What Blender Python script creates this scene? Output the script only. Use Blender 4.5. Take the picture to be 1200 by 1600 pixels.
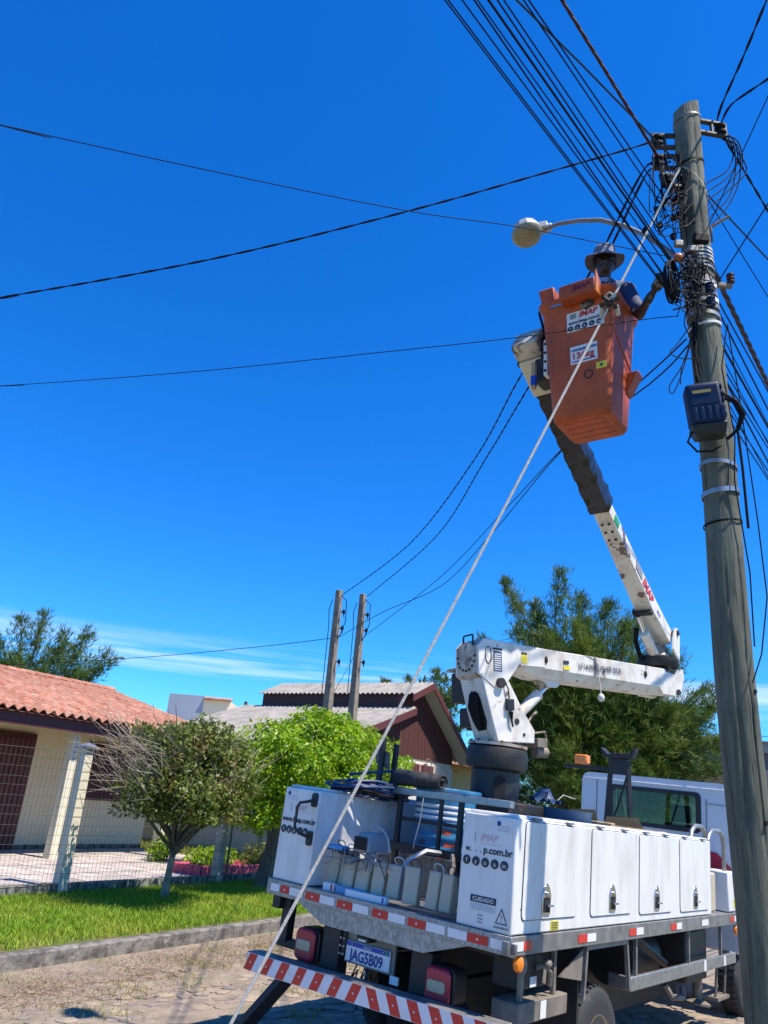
import bpy, math, random
import numpy as np
from mathutils import Vector, Matrix
random.seed(7); RNG = np.random.default_rng(11)
for o in list(bpy.data.objects): bpy.data.objects.remove(o)
SC = bpy.context.scene
COL = SC.collection
R = math.radians

# ------------------------------------------------------------------ camera
H = 1.80
PITCH, ROLL = 0.3598, 0.0824
cam = bpy.data.cameras.new('camera'); camo = bpy.data.objects.new('camera', cam); COL.objects.link(camo)
_r = Vector((1, 0, 0)); _f = Vector((0, math.cos(PITCH), math.sin(PITCH))); _u = Vector((0, -math.sin(PITCH), math.cos(PITCH)))
_r2 = _r*math.cos(ROLL)+_u*math.sin(ROLL); _u2 = _u*math.cos(ROLL)-_r*math.sin(ROLL)
camo.matrix_world = Matrix(((_r2.x, _u2.x, -_f.x, 0), (_r2.y, _u2.y, -_f.y, 0), (_r2.z, _u2.z, -_f.z, H), (0, 0, 0, 1)))
cam.sensor_fit = 'VERTICAL'; cam.sensor_height = 24; cam.lens = 1193.85/1600*24
cam.clip_start = .05; cam.clip_end = 3000
SC.camera = camo
SC.render.resolution_x = 768; SC.render.resolution_y = 1024

# ------------------------------------------------------------------ sky, sun, exposure
SKY_TINT = (.45, 1.01, 1.40, 1); SKY_GAMMA = 1.0
SUN_EL, SUN_AZ = R(61.7), R(-27.5)
sdir = Vector((math.cos(SUN_AZ)*math.cos(SUN_EL), math.sin(SUN_AZ)*math.cos(SUN_EL), math.sin(SUN_EL)))
W = bpy.data.worlds.new('World'); SC.world = W; W.use_nodes = True
nt = W.node_tree; nt.nodes.clear()
def wn(t, **k):
    n = nt.nodes.new(t)
    for a, b in k.items(): setattr(n, a, b)
    return n
sky = wn('ShaderNodeTexSky', sky_type='NISHITA', sun_disc=False, sun_elevation=SUN_EL, sun_rotation=math.atan2(sdir.x, sdir.y),
         altitude=0, air_density=1.0, dust_density=0.12, ozone_density=6.0)
hs = wn('ShaderNodeHueSaturation'); hs.inputs['Saturation'].default_value = 1.3; hs.inputs['Value'].default_value = 1.0
nt.links.new(sky.outputs[0], hs.inputs['Color'])
tc = wn('ShaderNodeTexCoord'); sx = wn('ShaderNodeSeparateXYZ'); nt.links.new(tc.outputs['Generated'], sx.inputs[0])
mp = wn('ShaderNodeMapping'); mp.inputs['Scale'].default_value = (1.0, 1.0, 22); mp.inputs['Location'].default_value = (3.3, 1.1, .05)
nt.links.new(tc.outputs['Generated'], mp.inputs[0])
nz = wn('ShaderNodeTexNoise'); nz.inputs['Scale'].default_value = 1.7; nz.inputs['Detail'].default_value = 7; nz.inputs['Roughness'].default_value = .55
nt.links.new(mp.outputs[0], nz.inputs['Vector'])
cr = wn('ShaderNodeValToRGB'); cr.color_ramp.elements[0].position = .49; cr.color_ramp.elements[1].position = .73
nt.links.new(nz.outputs['Fac'], cr.inputs[0])
band = wn('ShaderNodeValToRGB'); be = band.color_ramp.elements
be[0].position = 0.05; be[0].color = (.25, .25, .25, 1); be[1].position = .178; be[1].color = (0, 0, 0, 1)
e_ = be.new(.145); e_.color = (.85, .85, .85, 1); e2_ = be.new(.115); e2_.color = (.35, .35, .35, 1)
nt.links.new(sx.outputs['Z'], band.inputs[0])
mm = wn('ShaderNodeMath', operation='MULTIPLY'); nt.links.new(cr.outputs[0], mm.inputs[0]); nt.links.new(band.outputs[0], mm.inputs[1])
mix = wn('ShaderNodeMix', data_type='RGBA'); nt.links.new(mm.outputs[0], mix.inputs['Factor']); gm = wn('ShaderNodeGamma'); gm.inputs['Gamma'].default_value = SKY_GAMMA; nt.links.new(hs.outputs[0], gm.inputs['Color']); tn = wn('ShaderNodeMix', data_type='RGBA', blend_type='MULTIPLY'); tn.inputs['Factor'].default_value = 1; tn.inputs['B'].default_value = SKY_TINT; nt.links.new(gm.outputs[0], tn.inputs['A']); nt.links.new(tn.outputs['Result'], mix.inputs['A'])
mix.inputs['B'].default_value = (6.8, 7.3, 7.9, 1)
bg = wn('ShaderNodeBackground'); bg.inputs['Strength'].default_value = .112; nt.links.new(mix.outputs['Result'], bg.inputs['Color'])
wo = wn('ShaderNodeOutputWorld'); nt.links.new(bg.outputs[0], wo.inputs[0])
sun = bpy.data.lights.new('sun', 'SUN'); sun.energy = 5.0; sun.angle = R(.5); sun.color = (1, .905, .78)
suno = bpy.data.objects.new('sun', sun); COL.objects.link(suno); suno.rotation_euler = (-sdir).to_track_quat('-Z', 'Y').to_euler(); suno.location = (30, -15, 60)
SC.view_settings.view_transform = 'Standard'; SC.view_settings.look = 'None'; SC.view_settings.gamma = 1
SC.view_settings.exposure = 0.63; SC.view_settings.use_curve_mapping = False

# ------------------------------------------------------------------ materials
MATS = {}
def mat(name, col, rough=.6, metal=0., col2=None, scale=6., lo=.4, hi=.65, stretch=(1, 1, 1), bump=0., bscale=60., dirt=None, dscale=5., dlo=.55, dhi=.8, damt=.6,
        dstretch=(1, 1, 1), rust=None, rscale=9., rlo=.66, rhi=.72, island=0., transl=0., trans=0., spec=None, coat=0., pos=False, objr=0.):
    m = bpy.data.materials.new(name); m.use_nodes = True; t = m.node_tree; L = t.links.new
    b = t.nodes['Principled BSDF']; b.inputs['Roughness'].default_value = rough; b.inputs['Metallic'].default_value = metal
    if spec is not None: b.inputs['Specular IOR Level'].default_value = spec
    if coat: b.inputs['Coat Weight'].default_value = coat; b.inputs['Coat Roughness'].default_value = .15
    c4 = lambda c: (c[0], c[1], c[2], 1)
    tcn = t.nodes.new('ShaderNodeNewGeometry' if pos else 'ShaderNodeTexCoord'); csrc = tcn.outputs['Position' if pos else 'Object']
    def noise(sc, st, lo, hi, det=5):
        mpn = t.nodes.new('ShaderNodeMapping'); mpn.inputs['Scale'].default_value = st; L(csrc, mpn.inputs[0])
        n = t.nodes.new('ShaderNodeTexNoise'); n.inputs['Scale'].default_value = sc; n.inputs['Detail'].default_value = det; n.inputs['Roughness'].default_value = .62
        L(mpn.outputs[0], n.inputs['Vector'])
        r = t.nodes.new('ShaderNodeMapRange'); r.inputs['From Min'].default_value = lo; r.inputs['From Max'].default_value = hi; r.clamp = True
        L(n.outputs['Fac'], r.inputs['Value']); return r.outputs[0], n.outputs['Fac']
    def mixc(f, a, bb, amt=1.):
        x = t.nodes.new('ShaderNodeMix'); x.data_type = 'RGBA'
        if amt != 1.:
            q = t.nodes.new('ShaderNodeMath'); q.operation = 'MULTIPLY'; q.inputs[1].default_value = amt; L(f, q.inputs[0]); f = q.outputs[0]
        L(f, x.inputs['Factor'])
        if isinstance(a, tuple): x.inputs['A'].default_value = a
        else: L(a, x.inputs['A'])
        if isinstance(bb, tuple): x.inputs['B'].default_value = bb
        else: L(bb, x.inputs['B'])
        return x.outputs['Result']
    cur = c4(col)
    if col2 is not None:
        f, _ = noise(scale, stretch, lo, hi); cur = mixc(f, cur, c4(col2))
    if dirt is not None:
        f, _ = noise(dscale, dstretch, dlo, dhi); cur = mixc(f, cur, c4(dirt), damt)
    if rust is not None:
        f, _ = noise(rscale, (1, 1, .7), rlo, rhi, 8); cur = mixc(f, cur, c4(rust), .9)
    if island:
        g = t.nodes.new('ShaderNodeNewGeometry'); h = t.nodes.new('ShaderNodeHueSaturation')
        r = t.nodes.new('ShaderNodeMapRange'); r.inputs['To Min'].default_value = 1-island; r.inputs['To Max'].default_value = 1+island
        L(g.outputs['Random Per Island'], r.inputs['Value']); L(r.outputs[0], h.inputs['Value'])
        r2 = t.nodes.new('ShaderNodeMapRange'); r2.inputs['To Min'].default_value = .5-island*.06; r2.inputs['To Max'].default_value = .5+island*.06
        q = t.nodes.new('ShaderNodeMath'); q.operation = 'FRACT'; q2 = t.nodes.new('ShaderNodeMath'); q2.operation = 'MULTIPLY'; q2.inputs[1].default_value = 7.31
        L(g.outputs['Random Per Island'], q2.inputs[0]); L(q2.outputs[0], q.inputs[0]); L(q.outputs[0], r2.inputs['Value']); L(r2.outputs[0], h.inputs['Hue'])
        if isinstance(cur, tuple): h.inputs['Color'].default_value = cur
        else: L(cur, h.inputs['Color'])
        cur = h.outputs[0]
    if objr:
        oi = t.nodes.new('ShaderNodeObjectInfo'); h = t.nodes.new('ShaderNodeHueSaturation'); r = t.nodes.new('ShaderNodeMapRange'); r.inputs['To Min'].default_value = 1-objr; r.inputs['To Max'].default_value = 1+objr
        L(oi.outputs['Random'], r.inputs['Value']); L(r.outputs[0], h.inputs['Value'])
        if isinstance(cur, tuple): h.inputs['Color'].default_value = cur
        else: L(cur, h.inputs['Color'])
        cur = h.outputs[0]
    if isinstance(cur, tuple): b.inputs['Base Color'].default_value = cur
    else: L(cur, b.inputs['Base Color'])
    if bump:
        _, f = noise(bscale, stretch, 0, 1, 6)
        bp = t.nodes.new('ShaderNodeBump'); bp.inputs['Strength'].default_value = bump; bp.inputs['Distance'].default_value = .02
        L(f, bp.inputs['Height']); L(bp.outputs[0], b.inputs['Normal'])
    if transl:
        tr = t.nodes.new('ShaderNodeBsdfTranslucent'); ms = t.nodes.new('ShaderNodeMixShader'); ms.inputs[0].default_value = transl
        if isinstance(cur, tuple): tr.inputs['Color'].default_value = cur
        else: L(cur, tr.inputs['Color'])
        L(b.outputs[0], ms.inputs[1]); L(tr.outputs[0], ms.inputs[2]); L(ms.outputs[0], t.nodes['Material Output'].inputs['Surface'])
    if trans: b.inputs['Transmission Weight'].default_value = trans
    MATS[name] = m; return m
mat('white_paint', (.74, .735, .715), .38, dirt=(.42, .36, .28), dscale=2.2, dlo=.46, dhi=.80, damt=.6, dstretch=(2.5, 2.5, .6), rust=(.18, .11, .06), rscale=11, rlo=.715, rhi=.74, coat=.12)
mat('boom_paint', (.74, .71, .64), .45, dirt=(.38, .25, .13), dscale=3.2, dlo=.46, dhi=.74, damt=.7, dstretch=(2, 2, 1), rust=(.10, .04, .018), rscale=6.5, rlo=.605, rhi=.64, coat=.08)
mat('rusty_white', (.56, .51, .43), .55, dirt=(.22, .13, .07), dscale=5, dlo=.38, dhi=.66, damt=.85, rust=(.055, .03, .018), rscale=7, rlo=.53, rhi=.60)
mat('cab_paint', (.66, .68, .71), .35, dirt=(.4, .38, .35), dscale=2, damt=.4, coat=.3)
mat('orange_glass', (.50, .098, .025), .5, col2=(.40, .072, .018), scale=4, dirt=(.17, .055, .024), dscale=3.5, dlo=.46, dhi=.76, damt=.7, dstretch=(2, 2, .5), rust=(.46, .24, .15), rscale=13, rlo=.72, rhi=.74, spec=.35)
mat('orange_bright', (.66, .20, .05), .4)
mat('black_paint', (.018, .018, .02), .5, dirt=(.06, .05, .042), dscale=6, damt=.6)
mat('dark_grease', (.022, .02, .018), .6, rust=(.10, .045, .02), rscale=7, rlo=.58, rhi=.66, bump=.2, bscale=30)
mat('black_vinyl', (.018, .017, .019), .32, bump=.5, bscale=16)
mat('rubber', (.03, .03, .03), .8, dirt=(.13, .11, .09), dscale=8, damt=.7, bump=.2)
mat('galv', (.42, .42, .41), .42, .75, col2=(.3, .3, .3), scale=12, dirt=(.2, .18, .15), dscale=4, damt=.5)
mat('galv_dull', (.26, .255, .24), .55, .4, col2=(.18, .17, .155), scale=9, rust=(.12, .065, .035), rscale=10, rlo=.62, rhi=.7)
mat('checker_plate', (.40, .40, .40), .4, .7, col2=(.27, .27, .27), scale=45, lo=.45, hi=.55, bump=.35, bscale=70, stretch=(1.5, 1, .6))
mat('dusty_steel', (.25, .21, .165), .7, .2, col2=(.14, .12, .10), scale=7)
mat('chrome', (.7, .7, .72), .15, 1.)
mat('tape_red', (.60, .02, .02), .3, coat=.3); mat('tape_white', (.75, .75, .76), .3, dirt=(.45, .43, .40), damt=.5, coat=.3)
mat('lamp_red', (.42, .02, .045), .3, coat=.3); mat('lamp_clear', (.42, .37, .25), .3); mat('lamp_amber', (.85, .22, .01), .25, coat=.4)
mat('plate_white', (.72, .74, .78), .4); mat('plate_blue', (.01, .06, .42), .4); mat('ink_blue', (.012, .05, .24), .5)
mat('ink_black', (.028, .032, .042), .55); mat('ink_grey', (.25, .26, .28), .6); mat('ink_red', (.55, .03, .03), .5); mat('ink_faded', (.66, .46, .50), .6); mat('ink_dred', (.20, .012, .02), .5)
mat('yellow', (.75, .62, .03), .5); mat('label_white', (.72, .73, .74), .45); mat('label_dark', (.05, .065, .10), .45); mat('green', (.02, .32, .12), .5)
mat('glass_dark', (.075, .11, .085), .06, spec=.8, coat=.5); mat('seat_dark', (.012, .012, .014), .7); mat('cab_green', (.22, .27, .18), .5, col2=(.10, .13, .09), scale=3)
mat('drum_blue', (.035, .20, .38), .4, dirt=(.4, .42, .42), dscale=4, dlo=.52, dhi=.8, damt=.5, stretch=(1, 1, 2)); mat('drum_red', (.60, .12, .07), .5)
mat('tub_blue', (.03, .10, .19), .45, dirt=(.3, .3, .3), damt=.3)
mat('ballast_grey', (.50, .43, .31), .55, .05, dirt=(.22, .19, .15), dscale=10, damt=.5); mat('grey_plastic', (.25, .27, .29), .4); mat('dark_hole', (.01, .01, .01), .8)
mat('carton', (.42, .29, .16), .8); mat('carton_white', (.68, .71, .76), .6); mat('carton_blue', (.15, .33, .55), .6); mat('cable_blue', (.02, .05, .13), .45); mat('cable_black', (.006, .006, .007), .7, spec=.2); mat('cable_grey', (.045, .046, .048), .7, spec=.2)
mat('cable_redblk', (.04, .012, .014), .55); mat('rope', (.60, .57, .50), .85, col2=(.45, .42, .36), scale=40, bump=.5, bscale=160); mat('wire_white', (.6, .6, .57), .6)
mat('pole_wood', (.135, .138, .096), .85, col2=(.05, .052, .038), scale=4, stretch=(7, 7, .6), lo=.42, hi=.68, dirt=(.205, .21, .155), dscale=1.6, dlo=.48, dhi=.68, damt=.65, rust=(.05, .052, .038), rscale=2.4, rlo=.56, rhi=.68, bump=.8, bscale=8)
mat('concrete', (.27, .225, .17), .9, col2=(.16, .135, .105), scale=8, bump=.3)
mat('kerb', (.23, .215, .19), .92, col2=(.085, .08, .07), scale=7, lo=.4, hi=.62, bump=.6, bscale=30, dirt=(.42, .40, .36), dscale=9, dlo=.6, dhi=.72)
mat('fence_conc', (.42, .42, .37), .9, col2=(.17, .18, .14), scale=4, stretch=(1, 1, 1.5), lo=.45, hi=.7, bump=.3); mat('wall_moss', (.26, .26, .22), .92, col2=(.05, .055, .04), scale=5, stretch=(3, 3, 1), lo=.4, hi=.62, bump=.4)
mat('cream_pillar', (.66, .62, .47), .8, dirt=(.4, .38, .3), damt=.4); mat('cream_wall', (.80, .68, .45), .85, dirt=(.6, .5, .33), dscale=1.2, damt=.4, bump=.08, bscale=40)
mat('white_wall', (.66, .62, .53), .85, dirt=(.45, .4, .32), dscale=1.5, damt=.4); mat('yellow_wall', (.52, .37, .14), .85)
mat('maroon', (.065, .014, .016), .5, dirt=(.10, .03, .03), dscale=6, damt=.4); mat('maroon_light', (.12, .035, .035), .55); mat('siding', (.10, .034, .03), .7, col2=(.07, .022, .02), scale=5, stretch=(8, 8, .6)); mat('siding_dark', (.045, .018, .02), .7)
mat('tile', (.36, .135, .078), .85, col2=(.45, .235, .155), scale=3.5, lo=.4, hi=.62, dirt=(.38, .33, .285), dscale=5, dlo=.55, dhi=.70, damt=.7, rust=(.10, .075, .06), rscale=3.5, rlo=.64, rhi=.70, bump=.25, pos=True, objr=.18)
mat('tile_pale', (.48, .27, .19), .85, col2=(.38, .16, .10), scale=4)
mat('fibrecement', (.30, .28, .25), .9, col2=(.19, .18, .16), scale=2.5, bump=.15); mat('eave_grey', (.42, .42, .40), .8)
mat('blue_wall', (.30, .34, .40), .85); mat('grey_wall', (.12, .105, .125), .85); mat('grey_cornice', (.30, .265, .23), .85); mat('brick_far', (.17, .11, .085), .9)
mat('sand', (.29, .235, .175), .95, col2=(.20, .162, .122), scale=3, lo=.4, hi=.65, bump=.6, bscale=24, dirt=(.13, .13, .06), dscale=1.7, dlo=.52, dhi=.66, damt=.45)
mat('cobble', (.20, .165, .145), .9, col2=(.30, .235, .165), scale=5, lo=.38, hi=.6, bump=.5, bscale=45, pos=True, objr=.14, island=.12); mat('paver', (.50, .44, .40), .9, col2=(.37, .33, .31), scale=4, bump=.2, pos=True, objr=.15); mat('soil', (.12, .10, .06), .95, col2=(.09, .10, .04), scale=2, bump=.4)
mat('verge', (.20, .17, .10), .95, col2=(.10, .12, .04), scale=2, bump=.4)
mat('grass', (.22, .36, .014), .6, col2=(.38, .42, .04), scale=1.3, lo=.46, hi=.70, island=.45, transl=.3); mat('lawn_soil', (.10, .12, .025), .95, col2=(.16, .13, .06), scale=4)
mat('grass_dry', (.27, .19, .105), .8, island=.45, transl=.2); mat('grass_yellow', (.28, .30, .05), .6, island=.3, transl=.35)
mat('leaf_dark', (.115, .165, .018), .5, col2=(.23, .14, .045), scale=2.4, lo=.5, hi=.70, island=.5, transl=.32)
mat('leaf_lime', (.30, .46, .010), .45, col2=(.18, .32, .008), scale=1.8, island=.38, transl=.45)
mat('needle', (.082, .150, .019), .6, col2=(.15, .205, .024), scale=.7, lo=.42, hi=.68, island=.45, transl=.37)
mat('needle_far', (.10, .165, .03), .6, island=.35, transl=.38)
mat('bush', (.09, .13, .03), .5, col2=(.18, .17, .06), scale=.7, island=.4, transl=.3)
mat('bark', (.17, .145, .11), .9, col2=(.08, .07, .055), scale=5, stretch=(4, 4, .8), bump=.6, bscale=20); mat('bark_pale', (.33, .30, .25), .9, col2=(.16, .14, .11), scale=6, bump=.5); mat('bark_dark', (.09, .07, .05), .9, bump=.5); mat('twig', (.30, .25, .19), .85, island=.3)
mat('pink', (.55, .09, .14), .85, dirt=(.3, .12, .12), damt=.5); mat('fence_wire', (.13, .14, .11), .5, .6)
mat('lamp_body', (.42, .42, .40), .45, dirt=(.2, .19, .16), damt=.5); mat('lamp_lens', (.27, .24, .14), .3, dirt=(.16, .14, .08), damt=.6, dscale=8)
mat('terminal_blue', (.004, .022, .065), .55, spec=.25); mat('terminal_black', (.012, .013, .015), .5); mat('gold', (.45, .30, .06), .5)
mat('skin', (.06, .026, .016), .5); mat('shirt', (.025, .035, .105), .75, col2=(.36, .36, .46), scale=7, lo=.56, hi=.6); mat('pants', (.03, .035, .06), .8); mat('hat', (.17, .185, .25), .85, col2=(.11, .12, .17), scale=9); mat('glove', (.035, .036, .038), .75, col2=(.20, .19, .16), scale=14, lo=.5, hi=.6); mat('lens_black', (.006, .006, .007), .15)
mat('rim_tan', (.36, .27, .15), .5, .3, dirt=(.15, .12, .09), damt=.6)
def clear_glass(name, tint, gloss=.10):
    m = bpy.data.materials.new(name); m.use_nodes = True; t = m.node_tree; t.nodes.remove(t.nodes['Principled BSDF'])
    a = t.nodes.new('ShaderNodeBsdfTransparent'); a.inputs[0].default_value = (*tint, 1); g_ = t.nodes.new('ShaderNodeBsdfGlossy'); g_.inputs['Roughness'].default_value = .03
    f = t.nodes.new('ShaderNodeFresnel'); f.inputs[0].default_value = 1.5; x = t.nodes.new('ShaderNodeMixShader')
    t.links.new(f.outputs[0], x.inputs[0]); t.links.new(a.outputs[0], x.inputs[1]); t.links.new(g_.outputs[0], x.inputs[2]); t.links.new(x.outputs[0], t.nodes['Material Output'].inputs['Surface']); MATS[name] = m
clear_glass('cab_glass', (.62, .74, .60))
mat('strand_grey', (.24, .24, .24), .6)
M = MATS

# ------------------------------------------------------------------ mesh helpers
class MB:
    def __init__(s, T=None): s.v = []; s.f = []; s.T = T; s.mi = []; s.cm = 0
    def add(s, vs, fs, T=None):
        o = len(s.v)
        for p in vs:
            p = Vector(p)
            if T is not None: p = T @ p
            if s.T is not None: p = s.T @ p
            s.v.append(p[:])
        s.f += [tuple(i+o for i in f) for f in fs]; s.mi += [s.cm]*len(fs); return s
    def box(s, x0, x1, y0, y1, z0, z1, T=None):
        return s.add([(x0, y0, z0), (x1, y0, z0), (x1, y1, z0), (x0, y1, z0), (x0, y0, z1), (x1, y0, z1), (x1, y1, z1), (x0, y1, z1)],
                     [(0, 3, 2, 1), (4, 5, 6, 7), (0, 1, 5, 4), (1, 2, 6, 5), (2, 3, 7, 6), (3, 0, 4, 7)], T)
    def frustum(s, b, t, z0, z1, T=None):      # b,t = (x0,x1,y0,y1)
        return s.add([(b[0], b[2], z0), (b[1], b[2], z0), (b[1], b[3], z0), (b[0], b[3], z0), (t[0], t[2], z1), (t[1], t[2], z1), (t[1], t[3], z1), (t[0], t[3], z1)],
                     [(0, 3, 2, 1), (4, 5, 6, 7), (0, 1, 5, 4), (1, 2, 6, 5), (2, 3, 7, 6), (3, 0, 4, 7)], T)
    def prism(s, poly, z0, z1, T=None):        # polygon in xy (ccw) extruded along z
        n = len(poly)
        return s.add([(x, y, z0) for x, y in poly]+[(x, y, z1) for x, y in poly],
                     [tuple(range(n-1, -1, -1)), tuple(range(n, 2*n))]+[(i, (i+1) % n, (i+1) % n+n, i+n) for i in range(n)], T)
    def tube(s, pts, r, n=8, caps=True, T=None):
        pts = [Vector(p) for p in pts]; k = len(pts)
        rr = r if isinstance(r, (list, tuple)) else [r]*k
        vs = []; fs = []; up = None
        for i, p in enumerate(pts):
            d = (pts[min(i+1, k-1)]-pts[max(i-1, 0)])
            d = d.normalized() if d.length > 1e-9 else Vector((0, 0, 1))
            if up is None:
                up = Vector((0, 0, 1)) if abs(d.z) < .9 else Vector((1, 0, 0))
            a = d.cross(up)
            if a.length < 1e-6: a = d.orthogonal()
            a.normalize(); b = a.cross(d).normalized(); up = b
            for j in range(n):
                t = 2*math.pi*j/n; vs.append(p+(a*math.cos(t)+b*math.sin(t))*rr[i])
        for i in range(k-1):
            for j in range(n): fs.append((i*n+j, i*n+(j+1) % n, (i+1)*n+(j+1) % n, (i+1)*n+j))
        if caps: fs.append(tuple(range(n-1, -1, -1))); fs.append(tuple((k-1)*n+j for j in range(n)))
        return s.add(vs, fs, T)
    def cyl(s, p0, p1, r0, r1=None, n=20, T=None): return s.tube([p0, p1], [r0, r0 if r1 is None else r1], n, True, T)
    def lathe(s, prof, n=24, T=None):          # prof = [(r,z)] about z
        vs = []; fs = []; k = len(prof)
        for r, z in prof:
            for j in range(n): t = 2*math.pi*j/n; vs.append((r*math.cos(t), r*math.sin(t), z))
        for i in range(k-1):
            for j in range(n): fs.append((i*n+j, i*n+(j+1) % n, (i+1)*n+(j+1) % n, (i+1)*n+j))
        fs.append(tuple(range(n-1, -1, -1))); fs.append(tuple((k-1)*n+j for j in range(n)))
        return s.add(vs, fs, T)
    def ell(s, c, r, n=14, m=9, T=None):
        c = Vector(c); vs = []; fs = []
        for i in range(1, m):
            ph = math.pi*i/m-math.pi/2
            for j in range(n): t = 2*math.pi*j/n; vs.append((c.x+r[0]*math.cos(ph)*math.cos(t), c.y+r[1]*math.cos(ph)*math.sin(t), c.z+r[2]*math.sin(ph)))
        b = len(vs); vs += [(c.x, c.y, c.z-r[2]), (c.x, c.y, c.z+r[2])]
        for i in range(m-2):
            for j in range(n): fs.append((i*n+j, i*n+(j+1) % n, (i+1)*n+(j+1) % n, (i+1)*n+j))
        for j in range(n): fs.append((b, (j+1) % n, j)); fs.append((b+1, (m-2)*n+j, (m-2)*n+(j+1) % n))
        return s.add(vs, fs, T)
    def build(s, name, m, parent=None, bevel=0., smooth=True, seg=2, world=False, ang=38):
        me = bpy.data.meshes.new(name); me.from_pydata(s.v, [], s.f); me.update()
        ms = m if isinstance(m, (list, tuple)) else [m]
        for q in ms: me.materials.append(M[q])
        if len(ms) > 1: me.polygons.foreach_set('material_index', s.mi)
        if smooth:
            me.polygons.foreach_set('use_smooth', [True]*len(me.polygons)); me.set_sharp_from_angle(angle=R(ang))
        return link(name, me, parent, bevel, seg, world)
def link(name, me, parent=None, bevel=0., seg=2, world=False):
    o = bpy.data.objects.new(name, me); COL.objects.link(o)
    if parent is not None:
        o.parent = parent
        if world: o.matrix_parent_inverse = root_matrix(parent).inverted()
    if bevel:
        b = o.modifiers.new('bevel', 'BEVEL'); b.width = bevel; b.segments = seg; b.limit_method = 'ANGLE'; b.angle_limit = R(40)
    return o
def root_matrix(o):
    mtx = o.matrix_basis.copy()
    if o.parent is not None: mtx = root_matrix(o.parent) @ o.matrix_parent_inverse @ mtx
    return mtx
def npmesh(name, V, F, m, parent=None, smooth=False):      # V (n,3); F (k,c) same-size faces
    me = bpy.data.meshes.new(name); V = np.asarray(V, np.float32); F = np.asarray(F, np.int32); k, c = F.shape
    me.vertices.add(len(V)); me.vertices.foreach_set('co', V.ravel())
    me.loops.add(k*c); me.loops.foreach_set('vertex_index', F.ravel())
    me.polygons.add(k); me.polygons.foreach_set('loop_start', np.arange(0, k*c, c, dtype=np.int32))
    if smooth: me.polygons.foreach_set('use_smooth', np.ones(k, bool))
    me.update(calc_edges=True); me.materials.append(M[m])
    return link(name, me, parent)
def tag(o, label, cat=None, group=None, kind=None):
    o['label'] = label
    if cat: o['category'] = cat
    if group: o['group'] = group
    if kind: o['kind'] = kind
    return o
def struct(o, label=None):
    o['kind'] = 'structure'
    if label: o['label'] = label
    return o
def thing(name, label, cat, loc=(0, 0, 0), group=None, mtx=None):
    o = bpy.data.objects.new(name, None); COL.objects.link(o); o.empty_display_size = .2
    if mtx is not None: o.matrix_world = mtx
    else: o.location = loc
    return tag(o, label, cat, group)
def frame(o, x, y=None, z=None):
    x = Vector(x).normalized()
    if z is not None and y is None: z = Vector(z); y = z.cross(x).normalized(); z = x.cross(y)
    else: y = Vector(y); z = x.cross(y).normalized(); y = z.cross(x)
    o = Vector(o)
    return Matrix(((x.x, y.x, z.x, o.x), (x.y, y.y, z.y, o.y), (x.z, y.z, z.z, o.z), (0, 0, 0, 1)))
def text(body, parent, o, right, up, size, m, world=False, offset=0., shear=0., sx=1., name='lettering', align='LEFT'):
    c = bpy.data.curves.new(name, 'FONT'); c.body = body; c.size = size; c.extrude = .0006; c.offset = offset; c.shear = shear; c.align_x = align
    c.materials.append(M[m]); c.resolution_u = 3
    t = bpy.data.objects.new(name, c); COL.objects.link(t); t.parent = parent
    mtx = frame(o, right, up) @ Matrix.Diagonal((sx, 1, 1, 1))
    if world: t.matrix_parent_inverse = root_matrix(parent).inverted()
    t.matrix_basis = mtx
    me = bpy.data.meshes.new_from_object(t); o2 = bpy.data.objects.new(name, me); COL.objects.link(o2); o2.parent = parent
    o2.matrix_parent_inverse = t.matrix_parent_inverse; o2.matrix_basis = mtx; bpy.data.objects.remove(t); bpy.data.curves.remove(c)
    if not me.materials: me.materials.append(M[m])
    return o2
def sm(pts, k=4):
    P_ = [Vector(p) for p in pts]; out = []
    for i in range(len(P_)-1):
        p0, p1, p2, p3 = P_[max(i-1, 0)], P_[i], P_[i+1], P_[min(i+2, len(P_)-1)]
        for q in range(k):
            t = q/k; out.append(.5*((2*p1)+(p2-p0)*t+(2*p0-5*p1+4*p2-p3)*t*t+(3*p1-p0-3*p2+p3)*t**3))
    return out+[P_[-1]]
# street frame: a = metres to the right of the camera across the street, b = metres along it
SY = -.565; UU = Vector((-math.sin(SY), math.cos(SY), 0)); NN = Vector((math.cos(SY), math.sin(SY), 0))
ST = Matrix(((NN.x, UU.x, 0, 0), (NN.y, UU.y, 0, 0), (0, 0, 1, 0), (0, 0, 0, 1)))
def S(a, b, z=0): return ST @ Vector((a, b, z))
def road_z(a): return -.02*(min(max(a, -7.3), -.9)+7.3)

# ------------------------------------------------------------------ ground, road, kerb, lawn
g = MB().add([(-600, -300, -.4), (900, -300, -.4), (900, 1200, -.4), (-600, 1200, -.4)], [(0, 1, 2, 3)]).build('ground', 'soil', smooth=False); struct(g)
nA, nB = 28, 150
vs = []; fs = []
for i in range(nA+1):
    for j in range(nB+1):
        a = -7.3+6.4*i/nA; b = -12+ (j/nB)**1.6*130
        dz = .012*math.sin(a*5.1+b*2.3)*math.sin(b*3.7-a*1.7)+.008*math.sin(a*11+b*7)
        vs.append(S(a, b, road_z(a)+(dz if -7.2 < a < -1 else 0)-.012)[:])
for i in range(nA):
    for j in range(nB): fs.append((i*(nB+1)+j, (i+1)*(nB+1)+j, (i+1)*(nB+1)+j+1, i*(nB+1)+j+1))
road = MB().add(vs, fs).build('road', 'sand'); struct(road, 'sandy street of irregular cobblestones')
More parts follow.
